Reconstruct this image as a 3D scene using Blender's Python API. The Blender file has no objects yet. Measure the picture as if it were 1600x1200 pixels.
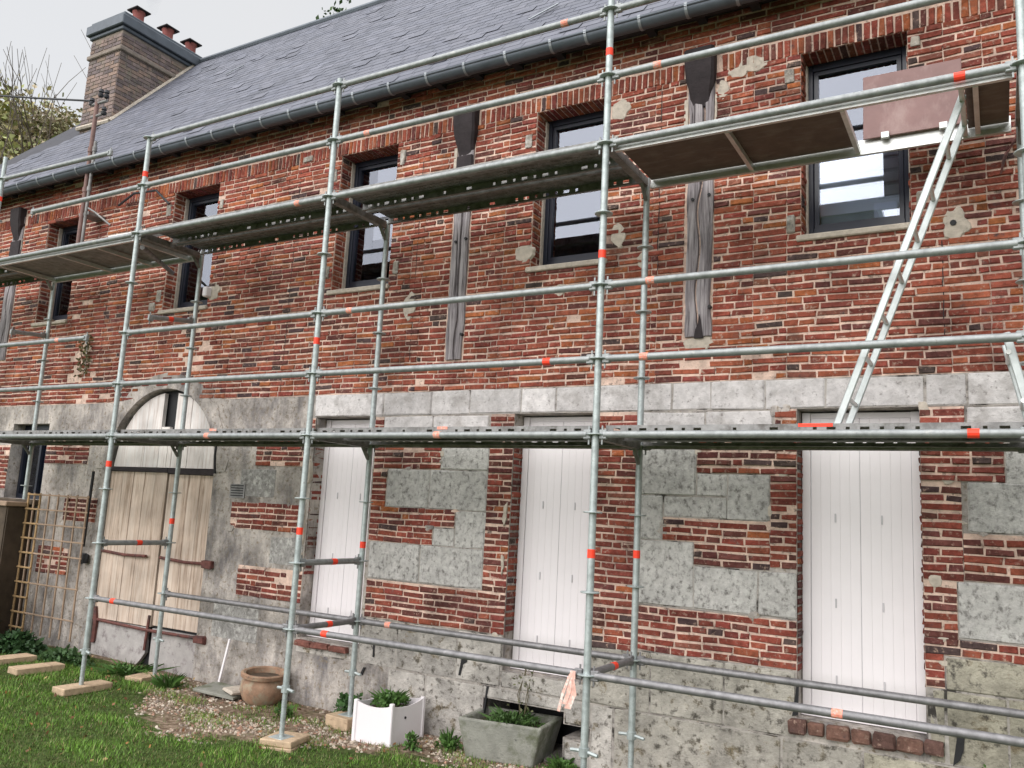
import bpy, math, random
import numpy as np
from mathutils import Vector, Matrix, noise
random.seed(7); R = math.radians
S = bpy.context.scene
COL = S.collection

# ------------------------------------------------------------------ camera, world, sun, exposure
CAM = Vector((2.2613, -4.9494, 0.9594))
def look(yaw, pitch, roll):
    y, p, r = R(yaw), R(pitch), R(roll)
    f = Vector((math.sin(y)*math.cos(p), math.cos(y)*math.cos(p), math.sin(p)))
    r0 = Vector((math.cos(y), -math.sin(y), 0)); u0 = r0.cross(f)
    rt = r0*math.cos(r) + u0*math.sin(r); up = u0*math.cos(r) - r0*math.sin(r)
    return rt, up, f
rt, up, fw = look(-30.4601, 8.8557, 2.9992)
cam = bpy.data.cameras.new('camera'); co = bpy.data.objects.new('camera', cam); COL.objects.link(co)
m = Matrix.Identity(4)
for i in range(3):
    m[i][0] = rt[i]; m[i][1] = up[i]; m[i][2] = -fw[i]; m[i][3] = CAM[i]
co.matrix_world = m
cam.sensor_fit = 'HORIZONTAL'; cam.sensor_width = 36; cam.lens = 36*1306.67/1600
cam.clip_start = .05; cam.clip_end = 2000
S.camera = co

SUN_EL, SUN_AZ = 34, 196         # azimuth clockwise from +Y: behind and left of the camera
w = bpy.data.worlds.new('World'); S.world = w; w.use_nodes = True
nt = w.node_tree; nt.nodes.clear(); N = nt.nodes.new; L = nt.links.new
sky = N('ShaderNodeTexSky'); sky.sky_type = 'NISHITA'; sky.sun_disc = False
sky.sun_elevation = R(SUN_EL); sky.sun_rotation = R(SUN_AZ)
hsv = N('ShaderNodeHueSaturation'); hsv.inputs["Saturation"].default_value = .2; hsv.inputs['Value'].default_value = .3
L(sky.outputs[0], hsv.inputs['Color'])
bg = N('ShaderNodeBackground'); bg.inputs['Strength'].default_value = .05
L(hsv.outputs[0], bg.inputs['Color'])
# the overcast layer: even cloud, a little brighter overhead
tc = N('ShaderNodeTexCoord'); sp = N('ShaderNodeSeparateXYZ'); L(tc.outputs['Generated'], sp.inputs[0])
rmp = N('ShaderNodeMapRange'); rmp.inputs[1].default_value = .60; rmp.inputs[2].default_value = 1; rmp.inputs[3].default_value = .315; rmp.inputs[4].default_value = 1.2
L(sp.outputs['Z'], rmp.inputs[0])
cn = N('ShaderNodeTexNoise'); cn.inputs['Scale'].default_value = 2.2; cn.inputs['Detail'].default_value = 4
cr = N('ShaderNodeValToRGB'); cr.color_ramp.elements[0].position = .3; cr.color_ramp.elements[1].position = .7
cr.color_ramp.elements[0].color = (.92, .945, .99, 1); cr.color_ramp.elements[1].color = (.98, .985, 1, 1)
L(tc.outputs['Generated'], cn.inputs['Vector']); L(cn.outputs[0], cr.inputs[0])
bg2 = N('ShaderNodeBackground'); L(cr.outputs[0], bg2.inputs['Color']); L(rmp.outputs[0], bg2.inputs['Strength'])
add = N('ShaderNodeAddShader'); L(bg.outputs[0], add.inputs[0]); L(bg2.outputs[0], add.inputs[1])
wo = N('ShaderNodeOutputWorld'); L(add.outputs[0], wo.inputs[0])
sl = bpy.data.lights.new('sun', 'SUN'); sl.energy = 1.5; sl.angle = R(80); sl.color = (1, .965, .945)
so = bpy.data.objects.new('sun', sl); COL.objects.link(so)
d = Vector((math.sin(R(SUN_AZ))*math.cos(R(SUN_EL)), math.cos(R(SUN_AZ))*math.cos(R(SUN_EL)), math.sin(R(SUN_EL))))
so.rotation_euler = d.to_track_quat('Z', 'Y').to_euler()
S.view_settings.view_transform = 'Standard'; S.view_settings.look = 'None'; S.view_settings.gamma = 1
S.view_settings.use_curve_mapping = False; S.view_settings.exposure = 1.2

# ------------------------------------------------------------------ materials
def mat(name, base, rough=.8, metal=0, var=.15, scale=6, detail=5, bump=.2, bscale=30, attr=False, stain=None, stain2=None, blotch=None, spec=.4, bdist=.01):
    """base colour (or the 'Col' attribute) broken up by noise, optional shaped stains, fine relief"""
    M = bpy.data.materials.new(name); M.use_nodes = True; t = M.node_tree; N = t.nodes.new; L = t.links.new
    b = t.nodes['Principled BSDF']; b.inputs['Roughness'].default_value = rough; b.inputs['Metallic'].default_value = metal
    b.inputs['Specular IOR Level'].default_value = spec
    g = N('ShaderNodeNewGeometry'); pos = g.outputs['Position']
    if attr:
        a = N('ShaderNodeAttribute'); a.attribute_name = 'Col'; cur = a.outputs['Color']
    else:
        c = N('ShaderNodeRGB'); c.outputs[0].default_value = (*base, 1); cur = c.outputs[0]
    def noi(sc, det=5, ro=.6, vec=None):
        n = N('ShaderNodeTexNoise'); n.inputs['Scale'].default_value = sc; n.inputs['Detail'].default_value = det; n.inputs['Roughness'].default_value = ro
        L(vec or pos, n.inputs['Vector']); return n.outputs[0]
    n = noi(scale, detail)
    mr = N('ShaderNodeMapRange'); mr.inputs[1].default_value = .3; mr.inputs[2].default_value = .7; mr.inputs[3].default_value = 1-var; mr.inputs[4].default_value = 1+var
    L(n, mr.inputs[0])
    mx = N('ShaderNodeVectorMath'); mx.operation = 'SCALE'; L(cur, mx.inputs[0]); L(mr.outputs[0], mx.inputs['Scale']); cur = mx.outputs[0]
    for st in (stain, stain2):
        if st:
            colr, sc, lo, hi, stretch = st
            mp = N('ShaderNodeMapping'); mp.inputs['Scale'].default_value = stretch; L(pos, mp.inputs[0])
            n2 = noi(sc, 8, .68, mp.outputs[0])
            r2 = N('ShaderNodeMapRange'); r2.inputs[1].default_value = lo; r2.inputs[2].default_value = hi; L(n2, r2.inputs[0])
            k = N('ShaderNodeMix'); k.data_type = 'RGBA'; L(r2.outputs[0], k.inputs[0]); L(cur, k.inputs[6]); k.inputs[7].default_value = (*colr, 1); cur = k.outputs[2]
    if blotch:                              # soot and weathering in broad ragged patches
        sc, lo, hi, amt = blotch; n4 = noi(sc, 9, .72); r4 = N('ShaderNodeMapRange'); r4.inputs[1].default_value = lo; r4.inputs[2].default_value = hi; r4.inputs[3].default_value = 1.12; r4.inputs[4].default_value = amt
        L(n4, r4.inputs[0]); m4 = N('ShaderNodeVectorMath'); m4.operation = 'SCALE'; L(cur, m4.inputs[0]); L(r4.outputs[0], m4.inputs['Scale']); cur = m4.outputs[0]
    L(cur, b.inputs['Base Color'])
    if bump:
        n3 = noi(bscale, 6, .7); bp = N('ShaderNodeBump'); bp.inputs['Strength'].default_value = bump; bp.inputs['Distance'].default_value = bdist
        L(n3, bp.inputs['Height']); L(bp.outputs[0], b.inputs['Normal'])
    return M
U = (1, 1, 1)
M = {}
M['brick'] = mat('brick', None, .9, attr=True, var=.34, scale=26, bump=.9, bscale=80, stain=((.46, .32, .25), 30, .565, .69, U), stain2=((.085, .06, .058), 13, .575, .74, U), spec=.2, blotch=(2.2, .42, .68, .42))
M['mortar'] = mat('mortar', (.66, .49, .40), .95, var=.22, scale=14, bump=.8, bscale=70, stain=((.36, .25, .21), 1.6, .5, .70, U), stain2=((.14, .105, .09), 18, .55, .68, U), spec=.2, blotch=(2.2, .46, .70, .5))
M['stone'] = mat('stone', None, .92, attr=True, var=.2, scale=24, bump=.9, bscale=46, stain=((.55, .54, .51), 16, .50, .66, U), stain2=((.17, .16, .15), 24, .50, .66, (1, 1, .8)), spec=.2, blotch=(3.5, .42, .72, .75))
M['bandstone'] = mat('band_stone', None, .92, attr=True, var=.16, scale=18, bump=.7, bscale=46, stain=((.44, .41, .39), 6, .5, .72, U), stain2=((.22, .20, .19), 26, .56, .70, U), spec=.2, blotch=(3, .45, .75, .7))
M['plinth'] = mat('plinth_stone', None, .92, attr=True, var=.24, scale=7, bump=1, bscale=24, stain=((.27, .215, .13), 9, .56, .66, U), stain2=((.11, .10, .085), 18, .53, .66, U), spec=.2, bdist=.02, blotch=(2.4, .42, .70, .5))
M['render'] = mat('lime_render', (.50, .455, .415), .95, var=.26, scale=5, bump=1, bscale=34, stain=((.15, .14, .145), 6, .46, .72, (1, 1, .35)), stain2=((.24, .195, .14), 22, .53, .66, U), spec=.2, bdist=.016, blotch=(1.8, .42, .68, .42))
M['joint'] = mat('stone_joint', (.38, .35, .32), .95, var=.3, scale=14, bump=.6, bscale=60, stain=((.05, .045, .04), 6, .52, .62, U))
M['cement'] = mat('cement', (.50, .44, .37), .95, var=.2, scale=22, bump=.6, bscale=80, stain=((.2, .18, .15), 15, .6, .75, U))
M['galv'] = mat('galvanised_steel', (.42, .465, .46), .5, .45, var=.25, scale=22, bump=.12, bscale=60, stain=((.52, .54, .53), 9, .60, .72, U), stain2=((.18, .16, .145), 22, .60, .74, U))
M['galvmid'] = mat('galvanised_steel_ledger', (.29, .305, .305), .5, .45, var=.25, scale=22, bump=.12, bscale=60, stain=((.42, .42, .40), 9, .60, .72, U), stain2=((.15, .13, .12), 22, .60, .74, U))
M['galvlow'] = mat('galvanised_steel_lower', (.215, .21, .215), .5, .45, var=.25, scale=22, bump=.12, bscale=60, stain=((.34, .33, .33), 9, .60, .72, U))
M['galvdark'] = mat('dirty_and_shaded_steel', (.25, .245, .24), .6, .45, var=.3, scale=15, bump=.2, stain=((.12, .11, .10), 12, .5, .7, U))
M['alu'] = mat('aluminium', (.66, .67, .65), .38, .65, var=.12, scale=16, bump=.05, stain=((.36, .35, .33), 20, .62, .75, U))
M['ladder'] = mat('ladder_aluminium', (.50, .535, .53), .45, .5, var=.12, scale=16, bump=.05, stain=((.3, .3, .29), 20, .62, .75, U))
M['ply'] = mat('plywood', (.13, .085, .068), .7, var=.2, scale=8, bump=.15, stain=((.20, .15, .13), 5, .5, .75, (1, 3, 3)))
M['hatch'] = mat('hatch_plywood', (.235, .135, .125), .55, var=.15, scale=4, bump=.08, stain=((.36, .25, .23), 3, .5, .75, (2, 1, 1)))
M['red'] = mat('red_band', (.92, .06, .025), .5, var=.1, bump=.05)
M['redfade'] = mat('faded_red_band', (.80, .28, .20), .6, var=.25, scale=50, bump=.05, stain=((.5, .45, .4), 60, .5, .6, U))
M['slate'] = mat('slate', None, .68, attr=True, var=.10, scale=14, bump=.25, bscale=60, stain=((.135, .139, .170), 2.5, .45, .72, U), spec=.5, blotch=(5, .42, .72, .72))
M['slatebase'] = mat('roof_deck', (.05, .05, .06), .8)
M['zinc'] = mat('zinc', (.10, .115, .135), .5, .4, var=.2, scale=6, bump=.05, stain=((.10, .12, .14), 3, .5, .7, (1, 3, 3)))
M['zinclight'] = mat('zinc_light', (.28, .30, .32), .5, .5)
M['darkwood'] = mat('dark_timber', (.030, .023, .025), .85, var=.3, scale=10, bump=.5, bscale=30)
M['pvc'] = mat('white_paint', (.83, .785, .80), .5, var=.035, scale=1.5, bump=.03, stain=((.68, .64, .65), 2.5, .60, .85, (1, 1, .3)))
M['pvcline'] = mat('white_paint_groove', (.54, .52, .54), .6)
M['navy'] = mat('window_frame_paint', (.012, .015, .026), .3, var=.2, bump=0, spec=.5)
M['curtainsky'] = mat('curtain_and_sky_reflection', (.80, .84, .96), .8, var=.04, scale=2, bump=0)
M['slat'] = mat('shutter_slat', (.80, .84, .88), .5, var=.06, bump=0)
M['slatg'] = mat('shutter_slat_grey', (.50, .58, .62), .5, var=.1, bump=0)
M['room'] = mat('room_wall', (.10, .10, .11), .9)
M['terracotta'] = mat('terracotta', (.30, .185, .12), .85, var=.3, scale=12, bump=.4, stain=((.32, .28, .2), 9, .5, .65, U), stain2=((.13, .10, .08), 16, .58, .7, U))
M['potred'] = mat('chimney_pot_clay', (.30, .095, .085), .8, var=.2)
M['chimney'] = mat('chimney_brick', None, .92, attr=True, var=.25, scale=12, bump=.5, stain=((.20, .19, .14), 5, .52, .7, U), stain2=((.09, .085, .085), 9, .55, .7, U))
M['chmortar'] = mat('chimney_mortar', (.24, .20, .17), .95, var=.25, scale=10, bump=.4)
M['concrete'] = mat('concrete', (.27, .27, .235), .92, var=.2, scale=9, bump=.6, bscale=60, stain=((.13, .14, .09), 6, .5, .65, U), stain2=((.10, .10, .09), 20, .6, .72, U))
M['lumber'] = mat('timber_block', (.46, .34, .225), .85, var=.2, scale=14, bump=.4, stain=((.25, .17, .11), 9, .55, .7, (1, 4, 4)))
M['lath'] = mat('trellis_lath', (.36, .235, .115), .85, var=.25, scale=10, bump=.3)
M['lathred'] = mat('trellis_lath_brown', (.33, .235, .165), .85, var=.25, scale=10, bump=.3)
M['fence'] = mat('dark_fence_board', (.075, .055, .038), .9, var=.35, scale=5, bump=.4, stain=((.10, .075, .045), 3, .5, .7, (1, 1, .3)))
M['soil'] = mat('soil', (.085, .06, .04), 1, var=.4, scale=20, bump=.8)
M['leaf'] = mat('leaf', None, .6, attr=True, var=.2, scale=5, bump=0)
M['pebble'] = mat('pebble', None, .85, attr=True, var=.15, scale=40, bump=.2)
M['bark'] = mat('bark', (.13, .105, .085), .9, var=.3, scale=8, bump=.5)
M['rust'] = mat('rusty_iron', (.16, .065, .055), .85, .2, var=.35, scale=16, bump=.4, stain=((.07, .05, .05), 12, .5, .65, U))
M['black'] = mat('black_iron_and_hollows', (.02, .02, .022), .6, .2, bump=.1)
M['cable'] = mat('cable_sheath', (.03, .03, .035), .6)
M['ribbon'] = mat('ribbon', (.72, .42, .35), .7, var=.25, scale=30, bump=.1, stain=((.75, .66, .6), 20, .5, .6, U))
M['mast'] = mat('mast_paint', (.22, .13, .115), .7, var=.25, scale=9, bump=.2)

def grained(name, c1, c2, c3, sc=(26, 26, 1.3), rough=.9, bump=.8, crack=.60, knots=False):
    """timber with grain running up Z"""
    m_ = bpy.data.materials.new(name); m_.use_nodes = True; t = m_.node_tree; N = t.nodes.new; L = t.links.new
    b = t.nodes['Principled BSDF']; b.inputs['Roughness'].default_value = rough; b.inputs['Specular IOR Level'].default_value = .25
    g = N('ShaderNodeNewGeometry'); mp = N('ShaderNodeMapping'); mp.inputs['Scale'].default_value = sc; L(g.outputs['Position'], mp.inputs[0])
    n = N('ShaderNodeTexNoise'); n.inputs['Scale'].default_value = 1.6; n.inputs['Detail'].default_value = 8; n.inputs['Roughness'].default_value = .65; n.inputs['Distortion'].default_value = .8
    L(mp.outputs[0], n.inputs['Vector'])
    r = N('ShaderNodeValToRGB'); e = r.color_ramp.elements; e[0].position = .33; e[0].color = (*c3, 1); e[1].position = .47; e[1].color = (*c1, 1)
    e2 = e.new(crack); e2.color = (*c2, 1)
    L(n.outputs[0], r.inputs[0])
    n2 = N('ShaderNodeTexNoise'); n2.inputs['Scale'].default_value = 3; n2.inputs['Detail'].default_value = 5; L(g.outputs['Position'], n2.inputs['Vector'])
    mr = N('ShaderNodeMapRange'); mr.inputs[1].default_value = .3; mr.inputs[2].default_value = .7; mr.inputs[3].default_value = .7; mr.inputs[4].default_value = 1.12; L(n2.outputs[0], mr.inputs[0])
    s = N('ShaderNodeVectorMath'); s.operation = 'SCALE'; L(r.outputs[0], s.inputs[0]); L(mr.outputs[0], s.inputs['Scale']); L(s.outputs[0], b.inputs['Base Color'])
    bp = N('ShaderNodeBump'); bp.inputs['Strength'].default_value = bump; bp.inputs['Distance'].default_value = .012; L(n.outputs[0], bp.inputs['Height']); L(bp.outputs[0], b.inputs['Normal'])
    return m_
M['oldoak'] = grained('weathered_oak', (.25, .225, .235), (.40, .37, .375), (.035, .028, .028), bump=1)
M['doorwood'] = grained('barn_door_wood', (.60, .475, .385), (.68, .57, .48), (.33, .24, .18), sc=(16, 16, .9), bump=.4)
M['doorwhite'] = grained('old_white_boards', (.76, .70, .66), (.80, .77, .74), (.58, .51, .47), sc=(18, 18, 1.1), bump=.3)
M['lowboard'] = mat('flaking_white_board', (.40, .375, .36), .9, var=.15, scale=8, bump=.4, stain=((.20, .17, .17), 7, .52, .66, U), stain2=((.12, .10, .10), 22, .6, .7, U))

def glass(ior=2.0):
    m_ = bpy.data.materials.new('window_glass'); m_.use_nodes = True; t = m_.node_tree; t.nodes.clear(); N = t.nodes.new; L = t.links.new
    o = N('ShaderNodeOutputMaterial'); f = N('ShaderNodeFresnel'); f.inputs[0].default_value = ior
    tr = N('ShaderNodeBsdfTransparent'); tr.inputs[0].default_value = (.94, .96, .97, 1); gl = N('ShaderNodeBsdfGlossy'); gl.inputs['Roughness'].default_value = .02; gl.inputs[0].default_value = (.80, .86, 1, 1)
    x = N('ShaderNodeMixShader'); L(f.outputs[0], x.inputs[0]); L(tr.outputs[0], x.inputs[1]); L(gl.outputs[0], x.inputs[2]); L(x.outputs[0], o.inputs[0])
    return m_
M['glass'] = glass(); M['glasscoat'] = glass(2.35)

def ground_mat():
    m_ = bpy.data.materials.new('ground'); m_.use_nodes = True; t = m_.node_tree; N = t.nodes.new; L = t.links.new
    b = t.nodes['Principled BSDF']; b.inputs['Roughness'].default_value = 1; b.inputs['Specular IOR Level'].default_value = .1
    g = N('ShaderNodeNewGeometry'); a = N('ShaderNodeAttribute'); a.attribute_name = 'Col'
    sp = N('ShaderNodeSeparateColor'); L(a.outputs['Color'], sp.inputs[0])     # red channel: how bare the soil is
    n = N('ShaderNodeTexNoise'); n.inputs['Scale'].default_value = 3.5; n.inputs['Detail'].default_value = 7; L(g.outputs['Position'], n.inputs['Vector'])
    ad = N('ShaderNodeMath'); ad.operation = 'ADD'; L(sp.outputs[0], ad.inputs[0]); L(n.outputs[0], ad.inputs[1])
    mr = N('ShaderNodeMapRange'); mr.inputs[1].default_value = .85; mr.inputs[2].default_value = 1.1; L(ad.outputs[0], mr.inputs[0])
    n2 = N('ShaderNodeTexNoise'); n2.inputs['Scale'].default_value = 25; n2.inputs['Detail'].default_value = 6; L(g.outputs['Position'], n2.inputs['Vector'])
    r1 = N('ShaderNodeValToRGB'); r1.color_ramp.elements[0].position = .35; r1.color_ramp.elements[0].color = (.035, .05, .015, 1); r1.color_ramp.elements[1].position = .65; r1.color_ramp.elements[1].color = (.075, .105, .03, 1)
    r2 = N('ShaderNodeValToRGB'); r2.color_ramp.elements[0].position = .35; r2.color_ramp.elements[0].color = (.11, .075, .05, 1); r2.color_ramp.elements[1].position = .65; r2.color_ramp.elements[1].color = (.27, .205, .15, 1)
    L(n2.outputs[0], r1.inputs[0]); L(n2.outputs[0], r2.inputs[0])
    k = N('ShaderNodeMix'); k.data_type = 'RGBA'; L(mr.outputs[0], k.inputs[0]); L(r1.outputs[0], k.inputs[6]); L(r2.outputs[0], k.inputs[7]); L(k.outputs[2], b.inputs['Base Color'])
    bp = N('ShaderNodeBump'); bp.inputs['Strength'].default_value = .8; bp.inputs['Distance'].default_value = .02; L(n2.outputs[0], bp.inputs['Height']); L(bp.outputs[0], b.inputs['Normal'])
    return m_
M['ground'] = ground_mat()

# ------------------------------------------------------------------ mesh builder
def basis(dirv):
    z = Vector(dirv).normalized(); a = Vector((0, 0, 1)) if abs(z.z) < .9 else Vector((1, 0, 0))
    x = a.cross(z).normalized(); return x, z.cross(x), z
class MB:
    def __init__(s): s.v = []; s.f = []; s.c = []; s.mi = []; s.col = (1, 1, 1); s.m = 0
    def add(s, vs, fs):
        o = len(s.v); s.v += [tuple(p) for p in vs]
        for f in fs: s.f.append(tuple(i+o for i in f)); s.c.append(s.col); s.mi.append(s.m)
        return s
    def box(s, x0, x1, y0, y1, z0, z1, T=None):
        vs = [Vector((x, y, z)) for z in (z0, z1) for y in (y0, y1) for x in (x0, x1)]
        if T: vs = [T @ p for p in vs]
        return s.add(vs, [(0, 2, 3, 1), (4, 5, 7, 6), (0, 1, 5, 4), (2, 6, 7, 3), (0, 4, 6, 2), (1, 3, 7, 5)])
    def cbox(s, x0, x1, y0, y1, z0, z1, b=.01, T=None, jit=0):
        """box with bevelled long edges on every side (chamfered by b)"""
        vs = []
        for sx in (0, 1):
            for sy in (0, 1):
                for sz in (0, 1):
                    p = [(x0, x1)[sx], (y0, y1)[sy], (z0, z1)[sz]]; q = [1 if k else -1 for k in (sx, sy, sz)]
                    for a in range(3):      # vertex on the face perpendicular to axis a
                        r = [p[i] if i == a else p[i]-q[i]*b for i in range(3)]
                        vs.append(Vector(r))
        if jit: vs = [v+Vector([random.uniform(-jit, jit) for _ in range(3)]) for v in vs]
        if T: vs = [T @ v for v in vs]
        I = lambda sx, sy, sz, a: ((sx*2+sy)*2+sz)*3+a
        F = []
        for a in range(3):
            b1, c1 = (a+1) % 3, (a+2) % 3
            for k in (0, 1):
                q = []
                for u, v in ((0, 0), (1, 0), (1, 1), (0, 1)):
                    t = [0]*3; t[a] = k; t[b1] = u; t[c1] = v; q.append(I(*t, a))
                F.append(tuple(q if k else q[::-1]))
            for u in (0, 1):
                for v in (0, 1):
                    t0 = [0]*3; t0[b1] = u; t0[c1] = v; t1 = list(t0); t1[a] = 1
                    F.append((I(*t0, b1), I(*t1, b1), I(*t1, c1), I(*t0, c1)))
        for sx in (0, 1):
            for sy in (0, 1):
                for sz in (0, 1): F.append(tuple(I(sx, sy, sz, a) for a in range(3)))
        return s.add(vs, F)
    def tube(s, p0, p1, r, seg=12, r1=None, cap=True):
        p0, p1 = Vector(p0), Vector(p1); x, y, z = basis(p1-p0); r1 = r if r1 is None else r1
        vs = []
        for p, rr in ((p0, r), (p1, r1)):
            for k in range(seg):
                a = 2*math.pi*k/seg; vs.append(p+x*math.cos(a)*rr+y*math.sin(a)*rr)
        fs = [(k, (k+1) % seg, seg+(k+1) % seg, seg+k) for k in range(seg)]
        if cap: fs += [tuple(range(seg))[::-1], tuple(range(seg, 2*seg))]
        return s.add(vs, fs)
    def path(s, pts, r, seg=8):
        pts = [Vector(p) for p in pts]; vs = []; fs = []
        n = len(pts)
        for i, p in enumerate(pts):
            x, y, z = basis(pts[min(i+1, n-1)]-pts[max(i-1, 0)]); rr = r[i] if isinstance(r, (list, tuple)) else r
            for k in range(seg):
                a = 2*math.pi*k/seg; vs.append(p+x*math.cos(a)*rr+y*math.sin(a)*rr)
        for i in range(n-1):
            for k in range(seg): fs.append((i*seg+k, i*seg+(k+1) % seg, (i+1)*seg+(k+1) % seg, (i+1)*seg+k))
        fs += [tuple(range(seg))[::-1], tuple(range((n-1)*seg, n*seg))]
        return s.add(vs, fs)
    def lathe(s, prof, c=(0, 0, 0), seg=24):
        vs = []; c = Vector(c)
        for r, z in prof:
            for k in range(seg):
                a = 2*math.pi*k/seg; vs.append(c+Vector((r*math.cos(a), r*math.sin(a), z)))
        fs = [(i*seg+k, i*seg+(k+1) % seg, (i+1)*seg+(k+1) % seg, (i+1)*seg+k) for i in range(len(prof)-1) for k in range(seg)]
        return s.add(vs, fs)
    def prism(s, poly, y0, y1, T=None):
        """poly of (x, z) extruded along Y"""
        n = len(poly); vs = [Vector((x, y0, z)) for x, z in poly]+[Vector((x, y1, z)) for x, z in poly]
        if T: vs = [T @ p for p in vs]
        return s.add(vs, [tuple(range(n)), tuple(range(n, 2*n))[::-1]]+[(i, n+i, n+(i+1) % n, (i+1) % n) for i in range(n)])
    def mesh(s, name, mats):
        me = bpy.data.meshes.new(name); me.from_pydata(s.v, [], s.f)
        for m_ in (mats if isinstance(mats, (list, tuple)) else [mats]): me.materials.append(M[m_] if isinstance(m_, str) else m_)
        ca = me.color_attributes.new('Col', 'FLOAT_COLOR', 'CORNER')
        tot = np.array([len(f) for f in s.f]); cc = np.repeat(np.array([(*c[:3], 1) for c in s.c], dtype=np.float32), tot, axis=0)
        ca.data.foreach_set('color', cc.ravel())
        if any(s.mi): me.polygons.foreach_set('material_index', s.mi)
        me.update(); return me
    def build(s, name, mats, parent=None, smooth=False, kind=None):
        me = s.mesh(name, mats)
        if smooth:
            me.polygons.foreach_set('use_smooth', [True]*len(me.polygons))
            me.set_sharp_from_angle(angle=R(40))
        return link(name, me, parent, kind)
def link(name, me, parent=None, kind=None):
    o = bpy.data.objects.new(name, me); COL.objects.link(o)
    if parent is not None:
        o.parent = parent; o.matrix_parent_inverse = Matrix.Translation(parent.location).inverted() if parent.parent is None else Matrix.Identity(4)
    if kind: o['kind'] = kind
    return o
def thing(name, label, cat, loc=(0, 0, 0), group=None):
    o = bpy.data.objects.new(name, None); o.empty_display_size = .2; o.location = loc; COL.objects.link(o)
    o['label'] = label; o['category'] = cat
    if group: o['group'] = group
    return o
def tag(o, label, cat, group=None):
    o['label'] = label; o['category'] = cat
    if group: o['group'] = group
    return o
def place(o, parent_root):      # keep world coordinates of a child mesh written in world space
    return o
uni = random.uniform

# ================================================================== ground
WY = 1.05                                   # front face of the house wall
def gz(x, y):
    near = max(0, 1-abs(x+2)/14)
    z = -.865 - .012*(x+2) if -9 < x < 3 else (-.78 if x <= -9 else -.925)
    z += .018*noise.noise(Vector((x*1.3, y*1.3, 0))) + .008*noise.noise(Vector((x*5, y*5, 3)))
    return z
def bare(x, y):
    """0 lawn .. 1 gravel and soil"""
    edge = np.interp(x, [-6.2, -5.0, -4.5, -4.0, -3.3, -2.6, -2.3, -1.3, -.5, .5], [.9, .8, .25, -.25, -.45, -.15, .15, .42, .6, .7])
    return float(np.clip((y-edge)*4+.35, 0, 1))
xs = np.unique(np.concatenate([np.linspace(-9, 3, 121), [-400, -150, -60, -30, -20, -15, -12, -10.5, 4, 6, 9, 15, 30, 60, 150, 400]]))
ys = np.unique(np.concatenate([np.linspace(-3, 1.1, 42), [-400, -150, -60, -30, -15, -9, -6, -4, 2, 4, 8, 15, 30, 60, 150, 400]]))
b = MB(); b.v = [(x, y, gz(x, y)) for y in ys for x in xs]; nx = len(xs)
for j in range(len(ys)-1):
    for i in range(nx-1):
        b.f.append((j*nx+i, j*nx+i+1, (j+1)*nx+i+1, (j+1)*nx+i)); k = bare((xs[i]+xs[i+1])/2, (ys[j]+ys[j+1])/2)*.62 if -9 < xs[i] < 3 and -3 < ys[j] < 1.3 else 0
        b.c.append((k, k, k)); b.mi.append(0)
b.build('ground', 'ground', smooth=True, kind='structure')

# ================================================================== house
house = thing('brick_house', 'long old red brick and stone farmhouse with slate roof behind the scaffold', 'house')
X0, X1 = -12.6, 6.0
TOPZ = 4.97
OP = [  # openings x0, x1, z0, z1
    (1.08, 1.80, 3.0, 4.46), (-1.15, -.45, 3.0, 4.46), (-3.40, -2.68, 3.0, 4.46), (-5.95, -5.19, 3.0, 4.46), (-8.46, -7.76, 3.03, 4.43),
    (1.05, 1.82, -.27, 1.79), (-1.22, -.46, -.27, 1.79), (-3.44, -2.70, -.27, 1.79), (-8.6, -7.82, .84, 1.77)]
VENT = [(-1.38, -.66, -.86, -.5), (-.66, -.44, -.68, -.585)]
ARCH = (-6.60, -4.80, -5.70, 1.24, .90)       # x0, x1, cx, spring z, radius
def in_arch(x, z, g=0):
    if z < ARCH[3]: return ARCH[0]-g < x < ARCH[1]+g
    return (x-ARCH[2])**2+(z-ARCH[3])**2 < (ARCH[4]+g)**2
# core of the wall: boxes cut round the openings
def wall_boxes(mb, x0, x1, z0, z1, y0, y1, holes):
    xc = sorted({x0, x1, *[c for h in holes for c in h[:2] if x0 < c < x1]})
    zc = sorted({z0, z1, *[c for h in holes for c in h[2:] if z0 < c < z1]})
    for i in range(len(xc)-1):
        run = None
        for j in range(len(zc)-1):
            mx, mz = (xc[i]+xc[i+1])/2, (zc[j]+zc[j+1])/2
            hole = any(h[0] < mx < h[1] and h[2] < mz < h[3] for h in holes)
            if not hole: run = (run[0], zc[j+1]) if run else (zc[j], zc[j+1])
            if (hole or j == len(zc)-2) and run: mb.box(xc[i], xc[i+1], y0, y1, run[0], run[1]); run = None
b = MB(); b.m = 0
wall_boxes(b, X0, X1, 2.0, TOPZ, WY, 1.5, OP+[(ARCH[0], ARCH[1], 1.9, 2.16)])
b.m = 1
AH = (ARCH[0], ARCH[1], -.95, 2.0)
wall_boxes(b, X0, X1, -1.0, 2.0, WY, 1.5, OP+[AH]+VENT)
# spandrels of the arched doorway
b.m = 1
n = 20; pa = [(ARCH[2]+ARCH[4]*math.cos(math.pi*k/n), ARCH[3]+ARCH[4]*math.sin(math.pi*k/n)) for k in range(n+1)]
for k in range(n):
    (xa, za), (xb, zb) = pa[k], pa[k+1]
    b.add([(xa, WY, za), (xb, WY, zb), (xb, WY, 2.16), (xa, WY, 2.16), (xa, 1.5, za), (xb, 1.5, zb), (xb, 1.5, 2.16), (xa, 1.5, 2.16)], [(0, 1, 2, 3), (0, 4, 5, 1), (4, 7, 6, 5)])
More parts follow.
